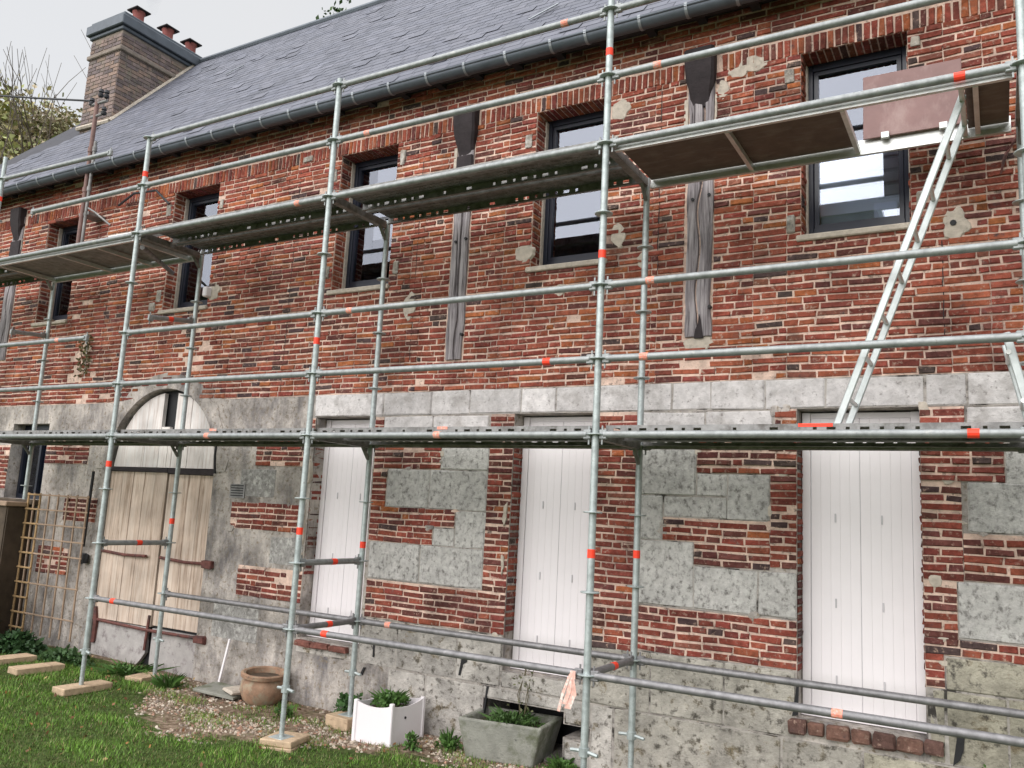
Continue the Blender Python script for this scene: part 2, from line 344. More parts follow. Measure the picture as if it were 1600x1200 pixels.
# arch is a little higher than 2.0: cut handled by a raised brick ring (archivolt) below
# the other walls, closing the house
b.m = 0
b.box(X0, X0+.4, 1.5, 5.5, -1, TOPZ); b.box(X1-.4, X1, 1.5, 5.5, -1, TOPZ); b.box(X0, X1, 5.5, 5.9, -1, TOPZ); 
b.box(X1-.39, X1-.01, 1.3, 5.6, TOPZ, TOPZ+.02)
b.box(X0+.4, X1-.4, 1.5, 5.5, 2.2, 2.4)
wall = b.build('wall', ['mortar', 'render'], house)

# ---- bricks
PAL = [((.36, .105, .068), 32), ((.315, .085, .06), 24), ((.42, .135, .075), 17), ((.46, .155, .065), 7), ((.27, .08, .062), 11), ((.18, .07, .06), 7), ((.11, .078, .075), 5), ((.34, .135, .095), 6)]
PALC = [(p[0][0]*.80, p[0][1]*.74, p[0][2]*.74) for p in PAL]
def tone(x, z, lower=False):
    wts = [p[1] for p in PAL]
    n = noise.noise(Vector((x*.8, z*1.6, 5)))
    if -6 < x < -3.2 and 2.1 < z < 3.4 and noise.noise(Vector((x*2, z*3, 1))) > -.1: wts[6] *= 3.5; wts[5] *= 4
    if lower: wts = [wts[0]*.4, wts[1]*1.2, wts[2]*.2, wts[3]*.4, wts[4]*3, wts[5]*4.5, wts[6]*1.6, 2]
    if n > .25: wts[3] *= 2.2; wts[2] *= 2
    if n < -.3: wts[4] *= 2
    if z > 4.6: wts[3] = 0; wts[4] *= 2; wts[5] *= 2  # top courses: shade under the eave put into the brick tones
    i = random.choices(range(8), wts)[0]
    return i
CO = .0535
bricks = []            # (x0, x1, z0, z1, depth-orientation, tone)
SEAM = [-10.9, -9.7, -8.95, -7.35, -6.62, -4.75, -4.1, -3.55, -2.42, -2.28, -1.42, -1.3, -.05, .0, .74, .98, 2.02, 2.25, 3.3]
TIMBER = [(.21, .44, 2.33, 4.66), (-1.98, -1.78, 2.27, 4.64), (-9.27, -9.0, 2.6, 4.68)]
PATCH = [(.73, 4.46, .13, .07), (.62, 4.42, .08, .05), (-1.21, 3.18, .10, .09), (2.06, 3.0, .085, .12), (-2.40, 2.8, .08, .13), (-.36, 4.32, .09, .10), (-.34, 3.22, .07, .11),
         (-.13, 3.0, .05, .06), (-7.32, 2.4, .30, .40), (-5.4, 2.62, .28, .42), (-5.1, 3.2, .1, .1), (.5, 4.3, .05, .09), (.45, 2.2, .34, .09), (-2.2, 2.12, .3, .1), (-.85, 2.82, .06, .05)]
def lay(x0, x1, z, h, y, out, phase, holes, lower=False, skip=0):
    """one course between x0 and x1"""
    segs = [(x0, x1)]
    zm = z+h/2
    for hx0, hx1, hz0, hz1 in holes:
        if hz0 < zm < hz1:
            ns = []
            for a, c in segs:
                if hx1 <= a or hx0 >= c: ns.append((a, c)); continue
                if hx0 > a: ns.append((a, hx0))
                if hx1 < c: ns.append((hx1, c))
            segs = ns
    for a, c in segs:
        if c-a < .03: continue
        x = a+.003; first = True
        while x < c-.02:
            Lb = random.choices([.20, .10, .15, .235, .175, .065], [42, 24, 18, 5, 14, 5])[0]*uni(.95, 1.05)
            if first and phase: Lb *= .55
            first = False
            xe = min(x+Lb, c-.003)
            if c-xe < .06: xe = c-.003
            if random.random() > skip: out.append((x, xe, z+uni(-.0022, .0022), z+h+uni(-.0025, .0025), y, tone(x, z, lower)))
            x = xe+uni(.010, .016)
wav = lambda x, z: .009*noise.noise(Vector((x*.9, z*7, 2)))+.006*noise.noise(Vector((x*2.7, z*3, 9)))
holes = OP[:5]+TIMBER
k = 0; z = 2.012
while z < 4.92:
    if z < 4.45 or z > 4.60:
        sm = SEAM
        if k % 4 == 3 or z > 4.6: sm = [-10.9, -6, -1.5, 3.3]
        for s0, s1 in zip(sm[:-1], sm[1:]):
            lay(s0, s1, z, CO-.015, WY, bricks, k % 2, holes, skip=.004)
    k += 1; z += CO
def drop(br):
    x0, x1, z0, z1 = br[:4]; xm, zm = (x0+x1)/2, (z0+z1)/2
    for i, (px, pz, rx, rz) in enumerate(PATCH):
        q = ((xm-px)/rx)**2+((zm-pz)/rz)**2
        if i in (8, 9, 12, 13):
            if q < 1 and random.random() < .3*(1-q*.5): return True
        elif q < .35 and i not in (0, 1): return True
    return zm < 2.18 and in_arch(xm, zm, .12)
bricks = [q for q in bricks if not drop(q)]
# soldier course over the windows
x = -10.9
while x < 3.3:
    wd = .052+uni(-.004, .004)
    if not any(a-.03 < x+wd/2 < c+.03 for a, c, *_ in TIMBER) : bricks.append((x, x+wd-.012, 4.462, 4.592+uni(-.006, .004), WY, tone(x, 4.3)))
    x += wd
# patches of brick in the stone storey
LOW = [(-2.68, -1.94, 1.31, 1.53), (-2.68, -2.52, .97, 1.31), (-2.68, -1.76, .82, .97), (-2.68, -1.98, .66, .82), (-1.45, -1.22, .33, 1.79), (-2.66, -1.22, .0, .33),
       (-.46, -.11, .0, 1.79), (.34, 1.05, 1.33, 1.62), (.87, 1.05, .69, 1.33), (.09, .87, .83, 1.0), (.33, .87, .67, .83), (-.11, 1.05, .03, .35), (.9, 1.05, 1.62, 1.79),
       (1.82, 2.08, 1.62, 1.79), (1.82, 2.29, 1.31, 1.62), (1.82, 2.05, .69, 1.31), (2.05, 3.3, .70, .99), (1.82, 2.01, .34, .69), (1.82, 3.3, .24, .34), (1.82, 1.93, .04, .24),
       (-4.20, -3.50, 1.31, 1.56), (-4.48, -3.56, .68, .94), (-4.3, -3.44, .04, .33), (-3.56, -3.44, 1.56, 1.78), (-2.70, -2.6, 1.6, 1.78),
       (-7.81, -6.96, 1.28, 1.58), (-9.4, -8.6, .95, 1.5), (-7.3, -6.68, .62, .9), (-7.7, -7.1, .0, .3)]
low0 = len(bricks)
for x0, x1, z0, z1 in LOW:
    bed = MB(); bed.box(x0+.002, x1-.002, WY-.004, WY+.02, z0+.001, z1-.001); bed.build('mortar_bed', 'mortar', wall)
    z = z0+.004; k = 0
    while z+CO-.015 < z1+.01:
        lay(x0, x1, z, CO-.015, WY-.003, bricks, k % 2, [], lower=True, skip=.008 if x0 > -4 else .04)
        z += CO; k += 1
bricks = [q for q in bricks if not (q[1] < -3.4 and q[2] < .33 and -3.95 < q[0] < -3.6 and random.random() < .2)]
# cement / plaster that shows around some jambs of the lower doors
def blob(cx, cz, rx, rz, y, th, seed, mb, n=18, rough=.28):
    pts = []
    for k in range(n):
        a = 2*math.pi*k/n; q = max(.45, min(1.5, 1+rough*noise.noise(Vector((math.cos(a)*1.4+seed*7.13, math.sin(a)*1.4, seed+.37)))*2+.5*rough*noise.noise(Vector((math.cos(a)*5+seed*3.1, math.sin(a)*5, seed)))))
        pts.append((cx+rx*q*math.cos(a), cz+rz*q*math.sin(a)))
    inner = [(cx+(px-cx)*.82, cz+(pz-cz)*.82) for px, pz in pts]
    vs = [(px, y+th, pz) for px, pz in pts]+[(px, y, pz) for px, pz in inner]+[(cx, y-.002, cz)]
    mb.add(vs, [((k+1) % n, k, n+k, n+(k+1) % n) for k in range(n)]+[(n+(k+1) % n, n+k, 2*n) for k in range(n)])
def one_brick(mb, x0, x1, z0, z1, y, ti, j=.0042, T=None):
    pr = uni(.004, .013); c_ = .005
    ja = lambda: uni(-j, j)
    w0, w1 = wav(x0, z0), wav(x1, z0)
    if z1-z0 > .1: w0 = w1 = 0
    bk = [(x0, y+.02, z0+w0), (x1, y+.02, z0+w1), (x1, y+.02, z1+w1), (x0, y+.02, z1+w0)]
    md = [(x0+ja(), y-pr*.5, z0+w0+ja()), (x1+ja(), y-pr*.5, z0+w1+ja()), (x1+ja(), y-pr*.5, z1+w1+ja()), (x0+ja(), y-pr*.5, z1+w0+ja())]
    ft = [(x0+c_, y-pr+ja(), z0+w0+c_), (x1-c_, y-pr+ja(), z0+w1+c_), (x1-c_, y-pr+ja(), z1+w1-c_), (x0+c_, y-pr+ja(), z1+w0-c_)]
    vs = [Vector(p) for p in bk+md+ft]
    if T: vs = [T @ p for p in vs]
    f = [(8, 9, 10, 11)]
    for a in range(4):
        b_ = (a+1) % 4; f += [(a, b_, 4+b_, 4+a), (4+a, 4+b_, 8+b_, 8+a)]
    q = uni(.82, 1.18); c3 = PALC[ti]; mb.col = (c3[0]*q, c3[1]*q*uni(.92, 1.1), c3[2]*q)
    mb.add(vs, f)
# which 300 show largest
V = np.array([[(q[0]+q[1])/2, q[4], (q[2]+q[3])/2] for q in bricks])
def project(P):
    v = P-np.array(CAM); x = v@np.array(rt); y = v@np.array(up); zz = v@np.array(fw)
    return 800+1306.67*x/zz, 600-1306.67*y/zz, zz
px, py, dz = project(V)
vis = (px > 5) & (px < 1595) & (py > 5) & (py < 1195)
size = np.array([(q[1]-q[0])*(q[3]-q[2]) for q in bricks])/dz**2*vis
order = np.argsort(-size); top = set(order[:286].tolist())
variants = {}
for ti in range(8):
    for vv in range(3):
        mb = MB(); st = random.getstate(); one_brick(mb, -.5, .5, -.5, .5, 0, ti, j=0); random.setstate(st)
        # unit brick: rebuild with chamfers sized for a .2 x .041 brick
        cx_, cz_ = .022, .11; pr = (.006, .009, .012)[vv]; mb = MB(); c3 = PALC[ti]; q = (.85, 1.0, 1.16)[vv]; mb.col = (c3[0]*q, c3[1]*q, c3[2]*q)
        jj = lambda s_: uni(-s_, s_)
        bk = [(-.5, .02, -.5), (.5, .02, -.5), (.5, .02, .5), (-.5, .02, .5)]
        md = [(p[0]+jj(.018), -pr*.5, p[2]+jj(.09)) for p in bk]
        ft = [(p[0]*(1-2*cx_), -pr+jj(.003), p[2]*(1-2*cz_)+jj(.06)) for p in bk]
        f = [(8, 9, 10, 11)]
        for a in range(4): b_ = (a+1) % 4; f += [(a, b_, 4+b_, 4+a), (4+a, 4+b_, 8+b_, 8+a)]
        mb.add(bk+md+ft, f); variants[ti, vv] = mb.mesh('brick', 'brick')
rest = MB()
for i, q in enumerate(bricks):
    x0, x1, z0, z1, y, ti = q
    if i in top:
        o = link('brick', variants[ti, random.randrange(3)], wall)
        wz = 0 if z1-z0 > .1 else wav((x0+x1)/2, z0)
        o.location = ((x0+x1)/2, y, (z0+z1)/2+wz); o.scale = (x1-x0, 1, z1-z0)
        if z1-z0 < .1: o.rotation_euler = (0, -math.atan2(wav(x1, z0)-wav(x0, z0), x1-x0)+uni(-.006, .006), 0)
    else: one_brick(rest, x0, x1, z0, z1, y, ti)
# reveals: courses turning into the openings, and soldiers across their heads
def reveal(xr, z0, z1, side, lower=False, depth=.2):
    z = z0; k = 0
    while z+CO-.015 < z1:
        y = WY+.012
        cuts = [(0, .095), (.105, depth)] if k % 2 else [(0, depth)]
        for a, c in cuts:
            T = Matrix.Translation((xr, y, 0)) @ Matrix.Rotation(R(90*side), 4, 'Z')
            # facing +X (side=1) or -X (side=-1)
            if side == 1: one_brick(rest, a, c-.006, z, z+CO-.015, 0, tone(xr, z, lower), T=T)
            else: one_brick(rest, -c, -a-.006, z, z+CO-.015, 0, tone(xr, z, lower), T=T)
        z += CO; k += 1
for i, (a, c, z0, z1) in enumerate(OP[:5]):
    reveal(a, z0+.06, z1-.01, 1); reveal(c, z0+.06, z1-.01, -1)
    x = a+.01
    while x < c-.03:
        rest.col = tuple(v*uni(.6, .9) for v in PALC[tone(x, 4)]); rest.box(x, x+.04, WY+.006, WY+.2, z1-.006, z1+.03); x += .052
for a, c, z0, z1 in OP[5:8]: reveal(a, .3 if a < -3 else .03, z1-.12, 1, True); reveal(c, .03, z1-.12, -1, True)
rest.build('brick', 'brick', wall, kind='stuff')

# ---- cement patches and corner stones of the jambs
for i, (cx, cz, rx, rz) in enumerate(PATCH):
    if i in (8, 9, 12, 13): continue
    b = MB(); blob(cx, cz, rx*1.05, rz*1.05, WY-.0105, .02, i+1.3, b, 26, .20); b.build('cement_patch', 'cement', wall)
b = MB(); b.tube((2.05, WY-.02, 3.01), (2.05, WY+.02, 3.01), .02, 8); b.build('wall_hole', 'black', wall)
for x, z, w_, h_ in [(1.0, 4.30, .07, .11), (1.01, 3.14, .06, .13), (1.85, 4.36, .06, .08), (1.86, 3.2, .05, .12), (-1.22, 4.2, .06, .12), (-3.48, 4.26, .07, .13), (-2.61, 4.30, .06, .15), (-3.47, 3.24, .07, .12), (-2.6, 3.2, .06, .12),
                     (-6.02, 4.25, .08, .14), (-6.02, 3.22, .08, .14), (-5.12, 4.2, .06, .1), (-3.86, 4.5, .13, .06), (-6.12, 3.1, .1, .1), (-.39, 4.05, .04, .08), (-9.02, 4.2, .03, .15)]:
    b = MB(); q = uni(.85, 1.1); b.col = (.35*q, .315*q, .27*q); b.cbox(x-w_/2, x+w_/2, WY-.019, WY+.05, z-h_/2, z+h_/2, .007, jit=.004); b.build('jamb_stone', 'stone', wall)

# ---- stone blocks
STN = [(-1.94, -1.45, 1.31, 1.56), (-2.51, -2.05, .97, 1.31), (-2.05, -1.45, .97, 1.31), (-1.75, -1.45, .66, .97), (-1.98, -1.75, .66, .815), (-2.66, -2.1, .335, .66), (-2.1, -1.45, .335, .66),
       (-2.6, -2.05, 1.56, 1.785), (-2.05, -1.47, 1.56, 1.785), (-.10, .34, 1.16, 1.62), (-.10, .09, .83, 1.16), (.09, .57, 1.0, 1.16), (.34, .57, 1.16, 1.33), (.57, .87, 1.0, 1.33),
       (-.10, .33, .36, .83), (.33, .79, .36, .665), (.79, 1.05, .36, .665), (-.10, .4, 1.62, 1.785), (.4, .89, 1.62, 1.785),
       (2.29, 3.3, 1.27, 1.55), (2.08, 2.6, .995, 1.31), (2.6, 3.3, .995, 1.27), (2.01, 2.75, .345, .695), (2.75, 3.3, .345, .695), (2.09, 2.6, 1.56, 1.785), (2.6, 3.3, 1.56, 1.785)]
band = [-3.46, -2.62, -2.08, -1.68, -1.17, -.84, -.47, .14, .44, .83, 1.24, 1.86, 2.10, 2.75, 3.3]
STN += [(a, c, 1.79, 2.005) for a, c in zip(band[:-1], band[1:])]
STN = [(q[0], q[1], max(q[2], 1.793), q[3]) if q[2] == 1.79 else q for q in STN]
def stone_block(x0, x1, z0, z1, colr, mt='stone', pr=None, name='stone_block'):
    b = MB(); q = uni(.88, 1.1); b.col = tuple(c*q for c in colr); pr = pr or uni(.006, .013)
    g = .0035; b.cbox(x0+g, x1-g, WY-pr, WY+.03, z0+g, z1-g, .009, jit=.0045)
    return b.build(name, mt, wall)
jb = MB()
for q in STN:
    jb.box(q[0], q[1], WY-.0015, WY+.02, q[2], q[3])
    light = q[2] > 1.5
    stone_block(*q, (.56, .535, .525) if light else (.48, .465, .445), 'bandstone' if light else 'stone')
# plinth: two courses
X = -3.44; rows = []
def row(z0, z1, xs_, skipd):
    for a, c in zip(xs_[:-1], xs_[1:]):
        if any(s0 <= (a+c)/2 <= s1 for s0, s1 in skipd): continue
        if (a+c)/2 > 1.82: colr = (.43, .40, .32)
        elif (a+c)/2 > -.3: colr = (.46, .43, .38)
        else: colr = (.48, .45, .415)
        jb.box(a, c, WY-.0015, WY+.02, z0, z1); stone_block(a, c, z0, z1, colr, 'plinth', uni(.004, .0095))
row(-.40, -.005, [-2.69, -2.28, -1.66, -1.23], [])
row(-.40, .025, [-.455, .02, .56, 1.04], [])
row(-.40, .035, [1.83, 1.93, 2.26, 2.8, 3.4], []); row(.035, .235, [1.935, 2.55, 3.4], [])
row(-.40, -.28, [-3.44, -2.69], []); row(-.40, -.275, [-1.225, -.46], [])
row(-.99, -.405, [-2.35, -1.95, -1.39], []); row(-.495, -.405, [-1.39, -.65], []); row(-.58, -.405, [-.65, -.43], []); row(-.99, -.69, [-.65, -.43], []); row(-.99, -.405, [-.43, -.25, .95, 1.45, 2.3, 2.9, 3.5], [])
jb.build('joint_mortar', 'joint', wall)
# left rendered side: a few proud old blocks and cracks
for q in [(-4.6, -3.95, -.4, -.06), (-3.9, -3.46, .36, .64), (-4.4, -3.9, .99, 1.28)]: stone_block(*q, (.31, .30, .285), pr=.004)
b = MB(); b.box(-4.52, -4.31, WY-.012, WY+.01, .98, 1.12); b.build('vent_plate', 'galvdark', wall)
b = MB(); [b.box(-4.50, -4.33, WY-.018, WY-.010, 1.0+k*.025, 1.01+k*.025) for k in range(5)]; b.build('vent_louvre', 'black', wall)
# cellar vent: a black sheet behind stands in for the darkness of the pit
b = MB(); b.box(-1.5, -.3, 1.5, 1.52, -1.0, -.3); b.build('vent_back', 'black', wall)
# plaster strips at door D1 left and grey filler at D2 left
b = MB(); b.box(-3.437, -3.43, WY+.012, WY+.2, .33, 1.78); b.build('jamb_plaster', 'render', wall)
for (px_, pz_, rx, rz) in [(-3.5, 1.2, .05, .18), (-3.5, .7, .04, .2), (-3.5, .4, .05, .12), (-1.26, .95, .022, .10), (-1.26, .55, .02, .08)]:
    b = MB(); blob(px_, pz_, rx, rz, WY-.02, .025, px_+pz_*3, b, 22, .5); b.build('mortar_smear', 'cement', wall)
# frayed lintels: brick sills under the doors
b = MB()
x = 1.0
sill = []
while x < 1.85:
    wd = uni(.10, .16); b = MB(); b.col = random.choice([(.20, .11, .085), (.16, .09, .075), (.24, .13, .1)])
    b.cbox(x, x+wd-.008, WY-.045, WY+.18, -.36+uni(-.01, .01), -.275, .012, jit=.006); b.build('sill_brick', 'brick', wall); x += wd
for x, wd in ((-3.22, .2), (-3.0, .2), (-3.42, .19)):
    b = MB(); b.col = (.24, .10, .08); b.cbox(x, x+wd, WY-.06, WY+.18, -.335, -.285, .01, jit=.006); b.build('sill_brick', 'brick', wall)

sd = random.getstate(); random.seed(41)
for i in range(46):
    q = random.choice(LOW[:22]); side_ = random.random()
    if side_ < .5: px_, pz_ = random.choice(q[:2]), uni(q[2], q[3])
    else: px_, pz_ = uni(q[0], q[1]), random.choice(q[2:])
    if any(o_[0]-.05 < px_ < o_[1]+.05 and o_[2] < pz_ < o_[3] for o_ in OP): continue
    b = MB(); blob(px_, pz_, uni(.02, .05), uni(.015, .045), WY-.0095, .02, i*1.7, b, 14, .3); b.build('mortar_smear', random.choice(['cement', 'render', 'mortar']), wall)
random.setstate(sd)
# ---- old timber posts let into the brickwork
def timber(x0, x1, z0, z1, zc):
    b = MB(); n = 40; t = []
    for k in range(n+1):
        z = z0+(z1-z0)*k/n; e = .014*noise.noise(Vector((z*5, x0, 1))); e2 = .018*noise.noise(Vector((z*4, x1, 7)))
        t.append((x0+e, x1+e2, z))
    prof = lambda a, c, z: [(a, 1.09, z), (a+.004, 1.032, z), (a+(c-a)*.3, 1.022, z), (a+(c-a)*(.50+.34*noise.noise(Vector((z*2.4, 0, x0)))), 1.026, z), (a+(c-a)*(.55+.34*noise.noise(Vector((z*2.4, 0, x0)))), 1.075, z), (a+(c-a)*(.61+.34*noise.noise(Vector((z*2.4, 0, x0)))), 1.024, z), (c-.02, 1.02, z), (c, 1.034, z), (c, 1.09, z)]
    vs = []; [vs.extend(prof(*q)) for q in t]
    fs = [(i*9+j, i*9+j+1, (i+1)*9+j+1, (i+1)*9+j) for i in range(n) for j in range(8)]+[tuple(range(9)), tuple(range(n*9, n*9+9))]
    b.add(vs, fs); o = b.build('timber_post', 'oldoak', house)
    b = MB(); cx = (x0+x1)/2; rings = []
    for zz, hw, yy in ((zc-.36, .08, 1.03), (zc-.30, .084, 1.015), (zc-.25, .088, 1.0), (zc-.20, .10, .985), (zc-.14, .112, .970), (zc-.05, .118, .955), (zc+.10, .12, .945)):
        jx = uni(-.006, .006); rings.append([(cx-hw+jx, 1.10, zz), (cx-hw+jx, yy+.02, zz), (cx-hw+.02, yy, zz), (cx+hw-.02, yy, zz), (cx+hw+jx, yy+.02, zz), (cx+hw+jx, 1.10, zz)])
    b.add([p for q in rings for p in q], [(i*6+j, i*6+j+1, (i+1)*6+j+1, (i+1)*6+j) for i in range(6) for j in range(5)]+[(0, 1, 2, 3, 4, 5), (36, 37, 38, 39, 40, 41)])
    if x0 < 0: b.cbox(x0+.002, x1-.002, 1.012, 1.09, 3.66, zc-.34, .008)
    b.build('corbel', 'darkwood', o)
    b = MB()
    for (hx, hz) in ((x0+.05, z0+1.08), (x1-.02, z0+1.10), (x1-.005, z0+.22)): b.tube((hx, 1.012, hz), (hx, 1.06, hz), .013, 8)
    b.build('peg_hole', 'black', o)
    return o
t3 = timber(.23, .43, 2.35, 4.66, 4.55); timber(-1.965, -1.79, 2.28, 4.62, 4.52); timber(-9.25, -9.02, 2.62, 4.68, 4.60)
b = MB(); b.prism([(.31, 2.335), (.38, 2.335), (.372, 2.40), (.36, 2.47), (.348, 2.52), (.34, 2.44), (.32, 2.40)], 1.015, 1.04); b.build('rot_pocket', 'darkwood', t3)
for x0_, x1_ in ((.19, .225), (.435, .455), (-2.01, -1.975)):
    b = MB(); b.cbox(x0_, x1_, WY-.012, WY+.02, 3.62 if x0_ > 0 else 3.7, 4.28, .004); b.build('mortar_strip', 'cement', wall)
b = MB(); blob(.34, 2.30, .12, .06, WY-.012, .02, 3, b); b.build('cement_patch', 'cement', wall)

for poly in ([(-2.53, -.21), (-2.515, -.21), (-2.51, -.33), (-2.525, -.33)], [(-1.60, -.21), (-1.54, -.20), (-1.55, -.25), (-1.585, -.27), (-1.605, -.36), (-1.625, -.36)], [(-2.62, -.43), (-2.60, -.43), (-2.63, -.50), (-2.65, -.49)],
             [(1.99, -.20), (2.03, -.20), (2.02, -.30), (2.0, -.36), (1.96, -.40), (1.975, -.30)], [(1.055, -.02), (1.062, -.02), (1.055, -.25), (1.02, -.26)], [(-1.35, -.41), (-1.33, -.41), (-1.36, -.62), (-1.37, -.62)]):
    b = MB(); b.prism(poly, WY-.0135, WY+.01); b.build('crack', 'black', wall)
for xs_, z0_, z1_ in ((-3.95, 2.05, 4.4), (-2.36, 2.3, 4.3), (.0, 2.9, 4.4), (1.98, 2.2, 2.9), (-6.98, 2.1, 4.2)):
    b = MB(); n_ = 14; pts = [(xs_+.012*noise.noise(Vector((k*.7, xs_, 0))), z0_+(z1_-z0_)*k/n_) for k in range(n_+1)]
    for (xa, za), (xb, zb) in zip(pts[:-1], pts[1:]): b.add([(xa-.003, WY-.0075, za), (xa+.003, WY-.0075, za), (xb+.003, WY-.0075, zb), (xb-.003, WY-.0075, zb)], [(0, 1, 2, 3)])
    b.build('vertical_crack', 'darkwood', wall)
b = MB(); b.path([(2.52, WY-.02, 3.62), (2.44, WY-.03, 3.55), (2.36, WY-.03, 3.42), (2.33, WY-.015, 3.30)], [.012, .018, .014, .006], 6); o_ = b.build('iron_anchor', 'rust', wall)
b = MB(); b.cbox(-5.20, -5.13, .97, 1.05, 3.13, 3.24, .012); o_ = b.build('lamp_body', 'pvc', wall); b = MB(); b.path([(-5.16, 1.0, 3.24), (-5.22, .95, 3.30), (-5.26, .97, 3.27)], .014, 6); b.build('lamp_arm', 'black', wall)

# ---- upstairs windows
def window(a, c, z0, z1, kind):
    f = .055; y0, y1 = 1.235, 1.30; zb = z0+.085; zt = z1-.005
    b = MB(); b.cbox(a, a+f, y0, y1, zb, zt, .006); b.cbox(c-f, c, y0, y1, zb, zt, .006); b.box(a+f, c-f, y0+.002, y1, zt-f, zt-.001); b.box(a+f, c-f, y0+.002, y1, zb+.001, zb+f+.01)
    i = f+.004; s_ = .03
    b.box(a+i, a+i+s_, y0+.012, y1-.01, zb+i, zt-i); b.box(c-i-s_, c-i, y0+.012, y1-.01, zb+i, zt-i); b.box(a+i+s_, c-i-s_, y0+.012, y1-.01, zt-i-s_, zt-i); b.box(a+i+s_, c-i-s_, y0+.012, y1-.01, zb+i, zb+i+s_+.01)
    w_ = b.build('window', 'navy', house)
    b = MB(); b.cbox(a-.03, c+.02, WY-.035, 1.30, z0, z0+.045, .008); b.box(a+.01, c-.01, 1.2, 1.3, z0+.045, zb+.001); b.build('sill', 'cement', w_)
    gx0, gx1, gz0, gz1 = a+i+s_, c-i-s_, zb+i+s_, zt-i-s_
    if kind in ('big', 'mid', 'dark'): b = MB(); b.box(gx0, gx1, 1.266, 1.272, gz0, gz1); b.build('pane', 'glass' if kind == 'dark' else 'glasscoat', w_)
    else:
        xs1 = gx0+.21 if kind == 'white' else gx1-.10; zs1 = gz0+(.42 if kind == 'white' else .26)
        b = MB(); b.box(gx0, xs1, 1.266, 1.272, gz0, gz1); b.build('pane', 'glass', w_)
        b = MB(); b.box(xs1+.001, gx1, 1.266, 1.272, gz0, zs1); b.build('pane', 'glass', w_); b = MB(); b.box(xs1+.001, gx1, 1.266, 1.272, zs1+.001, gz1); b.build('pane', 'glasscoat', w_)
        if kind == 'white': b = MB(); b.box(xs1, gx1, 1.25, 1.263, gz0+.62, gz0+.65); b.build('glazing_bar', 'navy', w_)
    b = MB(); b.cbox(a+.005, a+.02, 1.19, 1.24, zb, zt-.02, .003); b.build('jamb_seal', 'cement', w_); b = MB(); b.cbox(c-.02, c-.005, 1.19, 1.24, zb, zt-.02, .003); b.build('jamb_seal', 'cement', w_)
    yb = 1.285
    if kind == 'big' or kind == 'mid':
        mid = gz0+(gz1-gz0)*.50
        b = MB(); b.box(gx0-.01, gx1+.01, yb, yb+.01, mid, gz1-.03); b.build('sky_reflection_panel', 'curtainsky', w_)  # pale panel added in place of the sky's reflection in the upper glass
        zz = mid-.01; k = 0
        while zz > gz0+(.14 if kind == 'big' else .02):
            b = MB(); hh = .085
            b.m = 0; b.add([(gx0, yb+.03, zz-hh), (gx0+(gx1-gx0)*(.74 if kind == 'big' else 1), yb+.03, zz-hh), (gx0+(gx1-gx0)*(.74 if kind == 'big' else 1), yb, zz-.008), (gx0, yb, zz-.008)], [(0, 1, 2, 3)])
            b.add([(gx0, yb+.034, zz-hh), (gx1, yb+.034, zz-hh), (gx1, yb+.012, zz-.02), (gx0, yb+.012, zz-.02)], [(0, 1, 2, 3)])
            b.m = 1; b.box(gx0, gx1, yb+.012, yb+.02, zz-.016, zz-.001) if False else None
            o = b.build('blind_slat', ['slat', 'slatg'], w_)
            if kind == 'big': pass
            zz -= hh+.016; k += 1
        b = MB(); b.box(gx0, gx1, yb+.05, yb+.06, gz0, mid); b.build('curtain_lining', 'slatg', w_)
        if kind == 'big':
            b = MB(); b.box(gx1-.17, gx1-.02, yb-.009, yb-.004, gz0+.02, gz0+.13); b.build('paper_sheet', 'curtainsky', w_)
            b = MB(); b.box(c-.16, c-.10, y0-.004, y0+.001, zb+.02, zb+.03); b.build('drain_cap', 'pvc', w_)
    if kind == 'white':
        b = MB(); b.box(gx0+.21, gx1+.02, yb+.03, yb+.04, gz0+.42, gz1); b.build('inner_curtain', 'curtainsky', w_)
        b = MB(); b.box(gx0+.15, gx1+.02, yb-.005, yb+.015, gz0+.62, gz0+.65); b.box(gx0+.15, gx0+.21, yb-.005, yb+.015, gz0, gz1); b.box(gx0, gx1, yb-.005, yb+.015, gz0+.39, gz0+.42); b.build('inner_sash', 'navy', w_)
    if kind == 'slit':
        b = MB(); b.box(gx1-.10, gx1+.01, yb, yb+.01, gz0+.28, gz1); b.build('inner_curtain', 'curtainsky', w_)
        b = MB(); b.box(gx1-.12, gx1+.01, yb-.008, yb-.001, gz0+.10, gz0+.20); b.build('white_card', 'pvc', w_)
    return w_
for o_, k_ in zip(OP[:5], ('big', 'mid', 'white', 'slit', 'dark')): window(*o_, k_)
# ground floor left window: dark casement
a, c, z0, z1 = OP[8]
b = MB(); b.box(a, a+.05, 1.2, 1.26, z0, z1); b.box(c-.05, c, 1.2, 1.26, z0, z1); b.box(a+.05, c-.05, 1.2, 1.26, z1-.06, z1); b.box(a+.05, c-.05, 1.2, 1.26, z0, z0+.06); b.box((a+c)/2-.02, (a+c)/2+.02, 1.205, 1.255, z0+.06, z1-.06)
w_ = b.build('window', 'navy', house); b = MB(); b.box(a+.05, c-.05, 1.235, 1.24, z0+.06, z1-.06); b.build('pane', 'glass', w_)
b = MB(); b.cbox(a-.1, c+.03, .97, 1.25, z0-.07, z0-.002, .01); b.build('sill', 'fence', w_)

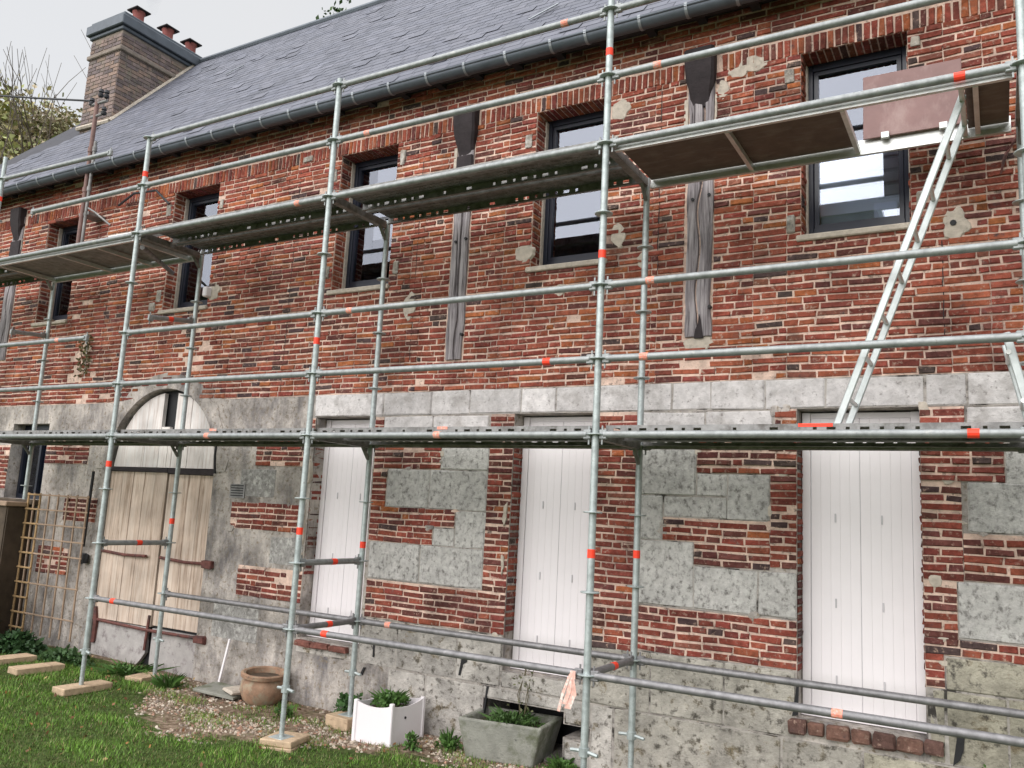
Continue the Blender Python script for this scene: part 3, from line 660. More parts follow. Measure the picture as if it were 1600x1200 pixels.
# ---- white panelled doors (shutters) of the ground floor
def door(a, c, z0, z1, edge=.06):
    y = 1.20
    b = MB(); b.cbox(a+.004, a+edge, y-.012, y+.05, z0, z1-.01, .004); b.cbox(c-edge, c-.004, y-.012, y+.05, z0, z1-.01, .004)
    b.box(a+edge, c-edge, y+.006, y+.05, z1-.05, z1-.012); d_ = b.build('door', 'pvc', house)
    mid = (a+c)/2
    for s0, s1 in ((a+edge+.004, mid-.002), (mid+.002, c-edge-.004)):
        nb = 5; wdt = (s1-s0)/nb
        for k in range(nb):
            b = MB(); b.cbox(s0+k*wdt+.0002, s0+(k+1)*wdt-.0002, y, y+.03, z0+.004, z1-.052, .0012); b.build('board', 'pvc', d_)
        b = MB(); xm = s0+(s1-s0)*(.5 if s0 < mid-.1 else .42)
        for zz in (1.02, .45, -.05):
            if zz > z0+.05: b.box(xm-.005, xm+.005, y-.006, y+.001, zz, zz+.06)
        b.build('finger_slot', 'pvcline', d_)
    b = MB(); b.box(a+edge+.001, a+edge+.0035, y+.002, y+.02, z0, z1-.06); b.box(mid-.0018, mid+.0018, y+.003, y+.02, z0, z1-.06); b.box(c-edge-.0035, c-edge-.001, y+.002, y+.02, z0, z1-.06); b.build('gap_seal', 'pvcline', d_)
    b = MB(); b.box(a-.0, c, y-.03, y+.04, z0-.035, z0-.002); b.build('threshold', 'pvc', d_)
for o_ in OP[5:8]: door(o_[0]+.003, o_[1]-.003, o_[2]+.04, o_[3])

# ---- arched barn doorway
ax0, ax1, acx, asz, ar = ARCH
n = 28
b = MB()      # render ring round the arch, covering the joint with the brickwork
for k in range(n):
    a0, a1 = math.pi*k/n, math.pi*(k+1)/n; r0, r1 = ar+.002, ar+.17+.09*noise.noise(Vector((k*.6, 0, 0))); r2 = ar+.17+.09*noise.noise(Vector(((k+1)*.6, 0, 0)))
    P = lambda r, a: (acx+r*math.cos(a), asz+r*math.sin(a))
    q = [P(r0, a0), P(r1, a0), P(r2, a1), P(r0, a1)]
    b.add([(x, WY-.0085, z) for x, z in q]+[(x, WY+.25, z) for x, z in q], [(0, 1, 2, 3), (0, 3, 7, 4), (1, 5, 6, 2)])
b.build('arch_ring', 'render', wall)
y = 1.13; b = MB(); b.box(ax0+.005, ax1-.005, y+.03, y+.05, -.99, asz)
for k in range(n):
    a0, a1 = math.pi*k/n, math.pi*(k+1)/n
    P = lambda r, a: (acx+r*math.cos(a), y+.05, asz+r*math.sin(a))
    b.add([(acx, y+.05, asz), P(ar, a0), P(ar, a1)], [(0, 1, 2)])
barn = b.build('barn_door', 'black', house)
def clip_arch(x, r): return asz+math.sqrt(max(r*r-(x-acx)**2, 0))
xs_ = [ax0+.03, -6.32, -6.05, -5.80, -5.66, -5.585, -5.33, -5.07, ax1-.045]
for i in range(len(xs_)-1):       # white boards of the tympanum
    xa, xb = xs_[i]+.003, xs_[i+1]-.003; zb = 1.27
    pts = [(xa, zb)] + [(xb, zb)] + [(xb-(xb-xa)*k/6, max(clip_arch(xb-(xb-xa)*k/6, ar-.035), zb+.02)) for k in range(7)]
    if i == 3: pts = [(xa, zb), (xb, zb), (xb, 1.72), (xa, 1.72)]
    if i == 4: pts = [(xa, zb), (xb, zb), (xb, 1.66), (xa, 1.70)]
    b = MB(); b.prism(pts, y-.012+uni(-.004, .004), y+.03); b.build('tympanum_board', 'doorwhite', barn)
b = MB(); b.cbox(ax0+.02, -5.585, y-.045, y+.02, 1.215, 1.262, .006, jit=.004); b.cbox(-5.575, ax1-.02, y-.045, y+.02, 1.20, 1.262, .006, jit=.004); b.build('door_rail', 'darkwood', barn)
xb_ = [ax0+.02, -6.36, -6.17, -5.98, -5.80, -5.60]
for a_, c_ in list(zip(xb_[:-1], xb_[1:])): b = MB(); b.cbox(a_+.002, c_-.003, y-.02+uni(-.003, .003), y+.025, -.42, 1.215, .003); b.build('board', 'doorwood', barn)
xb_ = [-5.575, -5.42, -5.25, -5.06, ax1-.03]
for a_, c_ in list(zip(xb_[:-1], xb_[1:])): b = MB(); b.cbox(a_+.002, c_-.003, y-.018+uni(-.003, .003), y+.025, -.40, 1.20, .003); b.build('board', 'doorwood', barn)
for a_, c_, zt, zl in ((ax0+.04, -5.64, -.43, -.83), (-5.56, ax1-.05, -.43, -.86)):
    b = MB(); b.prism([(a_, zl+uni(0, .03)), (a_+(c_-a_)*.4, zl-.02), (c_-.12 if a_ < -6 else c_, zl), (c_, zl+.14 if a_ < -6 else zl+.1), (c_-.01, zt), (a_, zt)], y-.02, y+.02); b.build('bottom_panel', 'lowboard', barn)
for x0_, x1_, z_ in ((ax0+.02, -4.74, -.44), (-5.55, -4.74, .30), (ax0+.02, -5.75, .31)):
    b = MB(); b.path([(x0_, y-.035, z_+.01), ((x0_+x1_)/2, y-.04, z_-.012), (x1_, y-.06, z_)], .017, 6)
    if x1_ > -5: b.cbox(x1_-.05, x1_+.09, WY-.05, WY+.01, z_-.04, z_+.04, .01, jit=.008)
    b.build('strap_hinge', 'rust', barn)
b = MB(); b.path([(-6.55, y-.03, -.3), (-6.5, y-.04, -.48), (-6.52, y-.03, -.68)], .03, 6); b.path([(-5.62, y-.03, -.3), (-5.63, y-.04, -.66)], .016, 6); b.build('iron_fitting', 'rust', barn)
b = MB(); b.path([(ax1+.01, WY-.012, 1.66), (ax1+.005, WY-.012, 1.4), (ax1+.03, WY-.014, 1.22)], .014, 6); b.build('side_rod', 'black', barn)

# ---- eaves: soffit, rafter feet, gutter
EY, EZ = .85, 4.955                   # eave edge
RY, RP = 3.53, math.tan(R(50)); RZ = EZ+(RY-EY)*RP
b = MB(); b.add([(X0, .88, 4.93), (X1, .88, 4.93), (X1, 1.4, 4.985), (X0, 1.4, 4.985)], [(0, 1, 2, 3)]); b.box(X0, X1, .865, .885, 4.86, 4.96); eave = b.build('eave_board', 'darkwood', house)
x = -12.3
while x < 5.9:
    b = MB(); b.box(x, x+.07, .90, 1.045, 4.90, 4.95); b.build('rafter_foot', 'darkwood', eave); x += .42
b = MB(); prof = []
for k in range(13):
    a = math.pi*k/12; prof.append((.80-.062*math.cos(a), 4.895-.062*math.sin(a)))
inn = [(.80+(p[0]-.80)*.94, 4.895+(p[1]-4.895)*.94) for p in prof]
ring = prof+inn[::-1]; nr = len(ring)
b.add([(X0, p[0], p[1]) for p in ring]+[(X1, p[0], p[1]) for p in ring], [(i, (i+1) % nr, nr+(i+1) % nr, nr+i) for i in range(nr)])
b.path([(X0, .737, 4.898), (X1, .737, 4.898)], .011, 8)
gut = b.build('gutter', 'zinc', house, smooth=True)
x = -9.6; gm = None
while x < 3.2:
    if gm is None:
        b = MB()
        for k in range(10):
            a0, a1 = math.pi*k/12, math.pi*(k+1)/12
            b.add([(s_, .80-r*math.cos(a), 4.895-r*math.sin(a)) for a in (a0, a1) for r in (.062, .067) for s_ in (-.012, .012)], [(2, 3, 7, 6), (0, 1, 3, 2), (4, 6, 7, 5)])
        b.box(-.012, .012, .727, .745, 4.885, 4.917); gm = b.mesh('gutter_bracket', 'zinclight')
    o = link('gutter_bracket', gm, gut); o.location = (x, 0, 0); x += .40*uni(.8, 1.2)
# ---- roof
HX0, HY0, HX1, HY1 = -12.7, EY, -9.55, 1.92       # falling left edge
def rz(y_): return EZ+(y_-EY)*RP
b = MB()
L0, L1 = -9.3, 6.3
v = [(HX0, EY-.02, rz(EY-.02)), (L1, EY-.02, rz(EY-.02)), (L1, RY, RZ), (L0, RY, RZ), (HX1, HY1, rz(HY1))]
b.add(v+[(x_, y_, z_-.06) for x_, y_, z_ in v], [(0, 1, 2, 3, 4), (9, 8, 7, 6, 5), (0, 5, 6, 1), (1, 6, 7, 2), (3, 8, 9, 4), (4, 9, 5, 0)])
b.add([(L0, RY, RZ-.01), (L1, RY, RZ-.01), (L1, 6.1, EZ), (L0-3, 6.1, EZ)], [(0, 1, 2, 3)])
b.add([(L0, RY, RZ-.01), (HX1, HY1, rz(HY1)-.06), (HX0, EY, EZ-.05), (L0-3, 5.95, EZ)], [(0, 1, 2, 3)])
b.add([(L1-.31, EY+.1, EZ-.02), (L1-.31, RY, RZ-.08), (L1-.31, 5.95, EZ-.02)], [(0, 1, 2)])
roof = b.build('roof', 'slatebase', house)
ROT = Matrix.Rotation(R(50), 4, 'X')
nrm = Vector((0, -math.sin(R(50)), math.cos(R(50)))); upv = Vector((0, math.cos(R(50)), math.sin(R(50))))
slates = []; EX = .115; nrow = int((RY-EY)/math.cos(R(50))/EX)+1
for r_ in range(nrow):
    s_ = r_*EX; yb_ = EY-.03+s_*math.cos(R(50)); x = -12.7+(r_ % 2)*.1+uni(-.01, .01)
    while x < 3.6:
        wd = .20+uni(-.012, .012); ym = yb_
        lim = HX0+(ym-HY0)/(HY1-HY0)*(HX1-HX0) if ym < HY1 else L0
        if x > lim-.03 and yb_ < RY-.02:
            slates.append((x+wd/2, s_, wd-.006, uni(-.005, .005), uni(.0005, .0025)))
        x += wd
def slate_T(x, s_, tw, lift):
    base = Vector((x, EY-.03, rz(EY-.03))) + upv*s_ + nrm*(.012+lift)
    xa = Vector((1, 0, 0)); T = Matrix((( xa.x, upv.x, nrm.x, base.x), (xa.y, upv.y, nrm.y, base.y), (xa.z, upv.z, nrm.z, base.z), (0, 0, 0, 1)))
    return T @ Matrix.Rotation(tw, 4, 'Z') @ Matrix.Rotation(-.022, 4, 'X')
SC = [(.098, .103, .132), (.090, .095, .122), (.106, .111, .139), (.08, .085, .109), (.115, .118, .146)]
P = np.array([tuple(slate_T(*q[:2], 0, 0).translation) for q in slates]); px, py, dz = project(P)
vis = (px > 0) & (px < 1600) & (py > 0) & (py < 1200)
order = np.argsort(-(vis/dz)); top = set(order[:280].tolist())
sm = []
for ci in range(5):
    b = MB(); b.col = SC[ci]; b.box(-.5, .5, 0, .15, -.0012, .0012); sm.append(b.mesh('slate', 'slate'))
rs = MB()
for i, (x, s_, wd, tw, lf) in enumerate(slates):
    T = slate_T(x, s_, tw, lf if random.random() > .05 else .007)
    if i in top:
        o = link('slate', random.choice(sm), roof); o.matrix_basis = T @ Matrix.Diagonal((wd, 1, 1, 1))
    else:
        q = uni(.85, 1.15); rs.col = tuple(c*q for c in random.choice(SC)); rs.box(-wd/2, wd/2, 0, .15, -.0012, .0012, T)
rs.build('slate', 'slate', roof, kind='stuff')
b = MB(); b.path([(L0, RY, RZ+.03), (-2, RY, RZ+.02), (L1, RY, RZ+.03)], .05, 8); b.build('ridge_cap', 'zinc', roof)
for (x_, s_, l_) in ((-7.0, 2.72, .30), (-1.35, 1.0, .35), (-1.2, 1.9, .3)):
    b = MB(); T = slate_T(x_, s_, .9, .025); b.box(-l_/2, l_/2, 0, .03, -.003, .006, T); b.build('slipped_slate', 'zinclight', roof)

# ---- chimney stack
cx0, cx1, cy0, cy1, cz0, cz1 = -9.93, -9.15, 2.14, 3.78, 5.6, 8.0
b = MB(); b.box(cx0+.004, cx1-.004, cy0+.004, cy1-.004, cz0, cz1); ch = b.build('chimney', 'chmortar', house)
b = MB(); k = 0; z = cz0
def cbr(fx, a0, a1, z, k):
    x = a0-(.1 if k % 2 else 0)
    while x < a1:
        xe = min(x+.21, a1); xs0 = max(x, a0)
        if xe-xs0 > .03:
            q = uni(.8, 1.2); c3 = random.choice([(.24, .175, .155), (.21, .16, .15), (.27, .19, .155), (.165, .13, .13)]); b.col = tuple(v*q for v in c3)
            if fx: b.box(xs0, xe-.012, cy0-.004, cy0+.01, z, z+.05)
            else: b.box(cx1-.01, cx1+.004, xs0, xe-.012, z, z+.05)
        x += .222
while z < cz1-.05:
    cbr(True, cx0, cx1, z, k); cbr(False, cy0, cy1, z, k+1); z += .062; k += 1
b.build('brick', 'chimney', ch, kind='stuff')
for z0_, z1_, o_, mt in ((6.35, 6.42, .02, 'chmortar'), (7.66, 7.73, .035, 'chmortar'), (cz1, cz1+.06, .03, 'zinc'), (cz1+.06, cz1+.22, .075, 'zinc'), (cz1+.22, cz1+.29, .03, 'zinc')):
    b = MB(); b.cbox(cx0-o_, cx1+o_, cy0-o_, cy1+o_, z0_, z1_+.001, .012); b.build('string_course', mt, ch)
for yy in (2.55, 3.10, 3.56):
    b = MB(); b.lathe([(.085, 0), (.10, .02), (.09, .05), (.085, .30), (.10, .32), (.10, .36), (.07, .36), (.07, .1)], (cx1-.3, yy, cz1+.26), 16); p_ = b.build('chimney_pot', 'potred', ch, smooth=True)
    b = MB(); b.cbox(cx1-.43, cx1-.17, yy-.13, yy+.13, cz1+.60, cz1+.625, .006); [b.box(cx1-.3+sx*.08-.006, cx1-.3+sx*.08+.006, yy+sy*.08-.006, yy+sy*.08+.006, cz1+.57, cz1+.60) for sx in (-1, 1) for sy in (-1, 1)]; b.build('cowl', 'darkwood', p_)
b = MB(); n0 = Vector((cx1+.01, cy0-.03, rz(cy0-.03)+.03)); n1 = Vector((cx1+.01, RY+.0, RZ+.03))
b.path([n0, (n0+n1)/2, n1], .035, 6); b.path([Vector((cx0-.02, cy0-.03, rz(cy0)+.02)), n0], .035, 6); b.build('flashing', 'cement', ch)
sm_ = MB()
# faint smoke over the first pot
def smoke_mat():
    m_ = bpy.data.materials.new('smoke'); m_.use_nodes = True; t = m_.node_tree; t.nodes.clear(); N = t.nodes.new; L = t.links.new
    o = N('ShaderNodeOutputMaterial'); v_ = N('ShaderNodeVolumePrincipled'); v_.inputs['Color'].default_value = (.55, .57, .62, 1)
    g = N('ShaderNodeNewGeometry'); n_ = N('ShaderNodeTexNoise'); n_.inputs['Scale'].default_value = 2.5; L(g.outputs['Position'], n_.inputs['Vector'])
    r = N('ShaderNodeMapRange'); r.inputs[1].default_value = .42; r.inputs[2].default_value = .7; r.inputs[4].default_value = .8; L(n_.outputs[0], r.inputs[0]); L(r.outputs[0], v_.inputs['Density']); L(v_.outputs[0], o.inputs['Volume'])
    return m_
b = MB(); prof = [(.01, 0), (.07, .05), (.12, .3), (.2, .7), (.26, 1.1), (.2, 1.5), (.02, 1.75)]
b.lathe(prof, (0, 0, 0), 16)
o = b.build('smoke', smoke_mat(), smooth=True); o.location = (cx1-.25, 2.75, cz1+.62); o.rotation_euler = (.1, .12, 0); o['kind'] = 'stuff'; tag(o, 'faint grey smoke rising from the chimney pots', 'smoke')

# ================================================================== scaffold
XP = [-7.66, -5.017, -2.512, 0.0, 2.442]; IY = .775; TR = .0242
scaf = thing('scaffolding', 'galvanised steel tube scaffold with two deck levels along the whole house front', 'scaffold')
def ztop_band(st, x, y, z, m_='red', h=.055):
    b = MB(); b.tube((x, y, z-h/2), (x, y, z+h/2), TR+.0016, 12); b.build('painted_band', m_, st)
ros = None
def rosette_mesh():
    b = MB(); b.lathe([(TR, -.005), (.058, -.005), (.062, -.002), (.062, .002), (.058, .005), (TR, .005)], (0, 0, 0), 16)
    return b.mesh('rosette', 'galv')
ros = rosette_mesh()
def standard(x, y, z0, z1, rz0, rz1, bands=(), jack=-.46, foot=-.80, lean=0):
    b = MB(); b.tube((x, y, z0), (x, y, z1), TR, 14)
    z = rz0
    st = b.build('standard', 'galv', scaf, smooth=True)
    while z <= rz1+.01:
        o = link('rosette', ros, st); o.location = (x, y, z); z += .5
    for zb in bands: ztop_band(st, x, y, zb)
    if z0 < 0 and jack is not None:
        b = MB(); b.tube((x, y, foot), (x, y, z0+.02), .0185, 10)
        zz = foot+.02
        while zz < z0-.02: b.tube((x, y, zz), (x, y, zz+.006), .0205, 10); zz += .012
        b.cbox(x-.07, x+.07, y-.07, y+.07, foot-.006, foot, .002); j = b.build('base_jack', 'galv', st, smooth=True)
        b = MB(); b.tube((x, y, z0-.05), (x, y, z0+.0), .033, 12); b.path([(x-.10, y+.02, z0-.03), (x, y, z0-.02), (x+.10, y-.02, z0-.03)], .012, 6); b.build('wing_nut', 'galv', j)
    return st
standard(XP[0], 0, 3.9, 4.77, 4.0, 4.5, (4.26,), None)
standard(XP[1], 0, -.45, 4.52, 0, 4.5, (4.12, 1.235), foot=-.80)
standard(XP[2], 0, -.42, 4.56, 0, 4.5, (2.27, .745), foot=-.79)
standard(XP[3], 0, -.43, 6.2, 0, 6.0, (4.18, 2.715, .74), foot=-.86)
standard(XP[4], 0, -.45, 6.2, 0, 6.0, (), foot=-.87)
standard(XP[0], IY, .84, 3.58, 1, 3.5, (), None)
standard(XP[1], IY, -.42, 3.55, 0, 3.0, (.715,), foot=-.80)
standard(XP[2], IY, -.40, 3.55, 0, 3.0, (.635,), foot=-.76)
standard(XP[3], IY, -.48, 3.55, 0, 3.0, (.725,), foot=-.86)
standard(XP[4], IY, -.48, 3.55, 0, 3.0, (), foot=-.87)
# rusty cleat high on the inner 1 post etc.
def head(b, p, d):      # wedge head of a ledger, d = unit direction from the post into the tube
    p = Vector(p); d = Vector(d); x, y_, z_ = basis(d)
    T = Matrix.Translation(p) @ Matrix(((d.x, -d.y, 0, 0), (d.y, d.x, 0, 0), (0, 0, 1, 0), (0, 0, 0, 1)))
    b.cbox(.028, .085, -.016, .016, -.032, .032, .006, T); b.box(.042, .052, -.004, .004, -.065, .058, T)
def ledger(p0, p1, name='ledger', h0=True, h1=True, bands=(), mt='galv'):
    p0, p1 = Vector(p0), Vector(p1); d_ = (p1-p0).normalized(); b = MB()
    a = p0+d_*(.06 if h0 else 0); c = p1-d_*(.06 if h1 else 0)
    b.tube(a, c, TR, 12)
    if h0: head(b, p0, d_)
    if h1: head(b, p1, -d_)
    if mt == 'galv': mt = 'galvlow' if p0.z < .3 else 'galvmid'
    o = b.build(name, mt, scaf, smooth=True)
    for t_, m_ in bands:
        q = p0+d_*t_; b = MB(); b.tube(q-d_*.028, q+d_*.028, TR+.0016, 12); b.build('painted_band', m_, o)
    return o
def out_ledgers(i, zs):
    for z_, bd_ in zs: ledger((XP[i], 0, z_), (XP[i+1], 0, z_), bands=[(xb-XP[i], m_) for xb, m_ in bd_])
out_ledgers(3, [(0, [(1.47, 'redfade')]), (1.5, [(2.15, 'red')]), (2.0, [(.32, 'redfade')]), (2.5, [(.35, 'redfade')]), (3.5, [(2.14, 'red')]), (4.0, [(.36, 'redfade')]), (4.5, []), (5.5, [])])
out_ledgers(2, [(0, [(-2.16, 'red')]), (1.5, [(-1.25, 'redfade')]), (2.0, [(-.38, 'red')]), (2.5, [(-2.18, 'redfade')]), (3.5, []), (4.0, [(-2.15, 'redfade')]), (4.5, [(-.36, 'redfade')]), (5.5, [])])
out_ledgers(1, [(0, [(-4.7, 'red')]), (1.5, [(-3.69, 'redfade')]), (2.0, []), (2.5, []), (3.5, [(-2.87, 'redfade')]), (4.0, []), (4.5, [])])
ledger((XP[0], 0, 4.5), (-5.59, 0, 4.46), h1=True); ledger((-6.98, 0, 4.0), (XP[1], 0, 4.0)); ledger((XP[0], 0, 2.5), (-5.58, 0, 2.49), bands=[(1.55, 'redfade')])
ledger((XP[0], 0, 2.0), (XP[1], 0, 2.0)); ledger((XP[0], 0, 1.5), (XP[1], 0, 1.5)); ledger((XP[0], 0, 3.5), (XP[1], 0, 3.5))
for i in range(4): ledger((XP[i], IY, 1.5), (XP[i+1], IY, 1.5), mt='galvdark')  # darker steel here paints in the shade beneath the lower deck
for i, bd_ in ((1, []), (2, [(.34, 'redfade')]), (3, [])): ledger((XP[i], IY, 0), (XP[i+1], IY, 0), bands=bd_)
for i, zs in ((0, (1.5, 3.5)), (1, (.5, 1.5, 3.5)), (2, (0, .5, 1.5, 3.5)), (3, (0, 1.5, 3.5)), (4, (0, 1.5, 3.5))):
    for z_ in zs:
        bd_ = [(.42, 'red')] if z_ < 1 else []
        o = ledger((XP[i], 0, z_), (XP[i], IY, z_), 'transom', bands=bd_, mt='galvdark' if z_ > 1 else 'galv')
        if z_ > 1:
            b = MB(); b.box(XP[i]-.025, XP[i]+.025, .05, IY-.05, z_-.03, z_-.026); b.box(XP[i]-.027, XP[i]-.025, .05, IY-.05, z_-.03, z_+.03); b.box(XP[i]+.025, XP[i]+.027, .05, IY-.05, z_-.03, z_+.03)
            b.tube((XP[i], IY-.11, z_-.02), (XP[i], IY-.02, z_-.13), .016, 8)
            b.build('channel_profile', 'galvdark', o)
# short brackets reaching out from the inner posts
ledger((XP[1], IY, 2.79), (XP[1], .20, 2.71), 'bracket_tube', h0=True, h1=True, bands=[(.30, 'red')]); ledger((XP[0], IY, 2.80), (XP[0]+.02, .30, 2.76), 'bracket_tube')
ledger((XP[1]-.62, .9, 3.42), (XP[1]-.05, .1, 3.40), 'bracket_tube', h0=False, h1=False, mt='galvdark')
# steel planks
def plank_mesh(Lp, wdt=.32):
    b = MB(); t = .0615
    b.box(0, Lp, .004, wdt-.004, t, t+.003)
    nb = int(Lp/.032)
    for j in range(6):                 # raised perforation ridges below
        y_ = .03+j*.05
        for i in range(nb):
            x_ = .02+i*(Lp-.04)/nb; b.box(x_, x_+.013, y_, y_+.02, t-.004, t)
    for y_ in (0, wdt-.004):
        b.box(0, Lp, y_, y_+.004, t-.016, t+.003); b.box(0, Lp, y_, y_+.004, -.005, .020)
        x_ = 0; long = True
        while x_ < Lp:
            gap = .05 if long else .022; sol = .055
            if int(x_/.62) % 2 == 1 and x_ < Lp-.3: sol = .2
            b.box(x_, min(x_+sol, Lp), y_, y_+.004, .020, t-.016); x_ += sol+gap; long = not long
        b.box(0, Lp, y_+(.004 if y_ == 0 else -.022), y_+(.022 if y_ == 0 else 0), -.005, -.002)
    return b
pm = plank_mesh(2.40).mesh('deck_plank', 'galvdark')
XP.append(XP[0]-2.56)
for lvl, bays in ((1.5, (0, 1, 2, 3)), (3.5, (1, 2, -1))):
    for i in bays:
        for y_ in (.045, .405):
            o = link('deck_plank', pm, scaf); o.location = (XP[i]+.05, y_, lvl); o.scale = ((XP[i+1]-XP[i]-.1)/2.40, 1, 1)
            if lvl < 2 and y_ < .1 and i in (1, 2, 3):
                xx = {1: -3.69, 2: -1.25, 3: 1.35}[i]; b = MB(); b.box(xx-.09 if i > 2 else xx-.04, xx+.10 if i > 2 else xx+.05, y_-.002, y_+.001, .046+lvl, .066+lvl); b.build('painted_band', 'red' if i == 3 else 'redfade', o).matrix_parent_inverse = o.matrix_basis.inverted()
# aluminium and plywood hatch platform in bay 3 > 4 and the plain one in the first bay
def alu_frame(x0, x1, z, name='platform_frame'):
    b = MB()
    for y_ in (.035, IY-.06): b.box(x0, x1, y_, y_+.028, z-.055 if y_ > .3 else z-.045, z-.02 if y_ > .3 else z-.028); b.box(x0, x1, y_+.008, y_+.02, z-.02, z+.05)
    return b
b = alu_frame(XP[3]+.05, XP[4]-.05, 3.5)
for x_ in (.80, 1.50, 2.13, 2.20): b.box(x_, x_+.028, .064, IY-.062, 3.452, 3.49)
pf = b.build('platform_frame', 'alu', scaf)
b = MB(); b.box(.06, 1.50, .066, IY-.064, 3.505, 3.517); b.build('deck_board', 'ply', pf); b = MB(); b.box(2.16, XP[4]-.06, .066, IY-.064, 3.505, 3.517); b.build('deck_board', 'ply', pf)
b = MB(); T = Matrix.Translation((1.55, .685, 3.535)) @ Matrix.Rotation(R(-4), 4, 'X'); b.cbox(0, .585, 0, .012, 0, .46, .003, T); hb = b.build('hatch_lid', 'hatch', pf)
for x_ in (1.66, 2.0): b = MB(); b.cbox(x_, x_+.05, .665, .69, 3.515, 3.56, .004); b.build('hinge', 'alu', hb)
b = alu_frame(XP[0]+.05, XP[1]-.05, 3.5); [b.box(XP[0]+x_, XP[0]+x_+.03, .064, IY-.062, 3.452, 3.49) for x_ in (.1, 1.2, 1.9, 2.5)]; pf2 = b.build('platform_frame', 'alu', scaf); b = MB(); b.box(XP[0]+.06, XP[1]-.06, .066, IY-.064, 3.505, 3.517); b.build('deck_board', 'galvdark', pf2)
b = MB(); b.cbox(-5.85, -4.75, .2, .36, 3.585, 3.615, .004, Matrix.Rotation(R(.6), 4, 'Y') @ Matrix.Translation((0, 0, -.05))); o = b.build('alu_toe_board', 'alu'); o.location = (0, 0, .02); tag(o, 'light aluminium board lying on the upper deck beside the second post from the left', 'board')

# ---- ladders
def ladder(name, label, foot, topp, wd=.34, step=.27):
    foot, topp = Vector(foot), Vector(topp); d_ = (topp-foot); Ln = d_.length; d_.normalize(); sd = Vector((0, 1, 0)); nn = d_.cross(sd)
    T = Matrix(((sd.x, nn.x, d_.x, 0), (sd.y, nn.y, d_.y, 0), (sd.z, nn.z, d_.z, 0), (0, 0, 0, 1)))
    root = thing(name, label, 'ladder', foot, 'aluminium ladders')
    for s_ in (-1, 1):
        b = MB(); b.cbox(s_*wd/2-.011, s_*wd/2+.011, -.021, .021, 0, Ln, .005); me = b.mesh('stile', 'ladder'); o = bpy.data.objects.new('stile', me); COL.objects.link(o); o.parent = root; o.matrix_basis = T
    b = MB(); b.tube((-wd/2, 0, 0), (wd/2, 0, 0), .014, 8); me = b.mesh('rung', 'alu'); z_ = .18
    while z_ < Ln-.05:
        o = bpy.data.objects.new('rung', me); COL.objects.link(o); o.parent = root; o.matrix_basis = Matrix.Translation(d_*z_) @ T; z_ += step
    return root
ladder('access_ladder', 'aluminium ladder rising from the lower deck to the open hatch of the upper deck', (1.44, .40, 1.57), (2.14, .38, 3.50))
ladder('access_ladder', 'end of an aluminium ladder at the right edge, leaning above the lower deck', (2.72, .35, .2), (2.30, .32, 2.06))

# ribbon tied to the base ledger
b = MB()
for k, (dx, ln) in enumerate(((-.14, .30), (-.09, .24), (-.06, .27))):
    pts = [(-.02, -.03, .02), (dx*.4, -.035, -.04), (dx*.8+.02*k, -.03, -ln*.6), (dx, -.028, -ln)]
    w0 = .012+.006*k
    for (p, q) in zip(pts[:-1], pts[1:]): b.add([(p[0]-w0, p[1], p[2]), (p[0]+w0, p[1]-.006, p[2]), (q[0]+w0*1.3, q[1]-.006, q[2]), (q[0]-w0*1.3, q[1], q[2])], [(0, 1, 2, 3)])
b.tube((-.05, 0, 0), (.0, 0, 0), .03, 8)
o = b.build('ribbon', 'ribbon'); o.location = (-.07, 0, 0); o.scale = (.75, .75, .8); tag(o, 'frayed pink and white ribbon knotted on the lowest tube beside the white panelled door', 'ribbon')

# ================================================================== things on the ground
def block(x, y, w_, d_, h_, rot, label, z=None, n=1):
    z = gz(x, y)-.005 if z is None else z
    b = MB(); T = Matrix.Rotation(R(rot), 4, 'Z'); b.cbox(-w_/2, w_/2, -d_/2, d_/2, 0, h_, .006, T, jit=.002)
    o = b.build('timber_block', 'lumber'); o.location = (x, y, z); tag(o, label, 'timber block', 'timber blocks under and beside the scaffold feet'); return o
block(XP[1]+.0, .02, .20, .46, .065, -3, 'pale sawn block under the outer scaffold foot in front of the arched door')
block(XP[1]-1.03, .2, .20, .46, .065, -6, 'pale sawn block on the lawn with no scaffold foot on it, nearest the trellis')
block(XP[0]+1.05, .22, .22, .5, .06, -4, 'pale sawn block cut by the left edge of the picture')
block(XP[1]-.06, IY-.06, .22, .30, .05, 8, 'short brown block under the inner foot by the arched door')
block(XP[2]+.01, .02, .26, .30, .045, 20, 'lower pale block of the stacked pair under the outer foot before the narrow door', z=-.885)
block(XP[2]+.01, .03, .27, .28, .045, 14, 'upper brown block of the stacked pair under the outer foot before the narrow door', z=-.838)
block(XP[2]-.02, IY-.02, .26, .22, .10, -5, 'thick block under the inner scaffold foot, behind the white planter', z=-.865)

# white planter
pl = thing('planter_box', 'square white wooden planter box with greenery, right of the small scaffold foot', 'planter', (-1.89, .53, -.87))
ang = math.atan2(.36, -.05)
T = Matrix.Rotation(R(100), 4, 'Z')      # local x runs along the right-hand face
W1_, W2_, H_ = .40, .36, .305
def quadpanel(name, p0, p1, mt='pvc', swoop=.03):
    p0, p1 = Vector(p0), Vector(p1); d_ = (p1-p0); b = MB(); nn = Vector((d_.y, -d_.x, 0)).normalized()*.012
    n_ = 6; vs = []
    for k in range(n_+1):
        t_ = k/n_; q = p0+d_*t_; h = H_+swoop*(abs(2*t_-1)**2-1)
        vs += [q, q+Vector((0, 0, h)), q+Vector((0, 0, h))-nn, q-nn]
    fs = []
    for k in range(n_):
        a = k*4; fs += [(a, a+4, a+5, a+1), (a+1, a+5, a+6, a+2), (a+2, a+6, a+7, a+3)]
    b.add(vs, fs); o = b.build(name, mt); o.parent = pl; return o
e1 = Vector((-.31, -.055, .015)); e2 = Vector((.02, .38, .015))
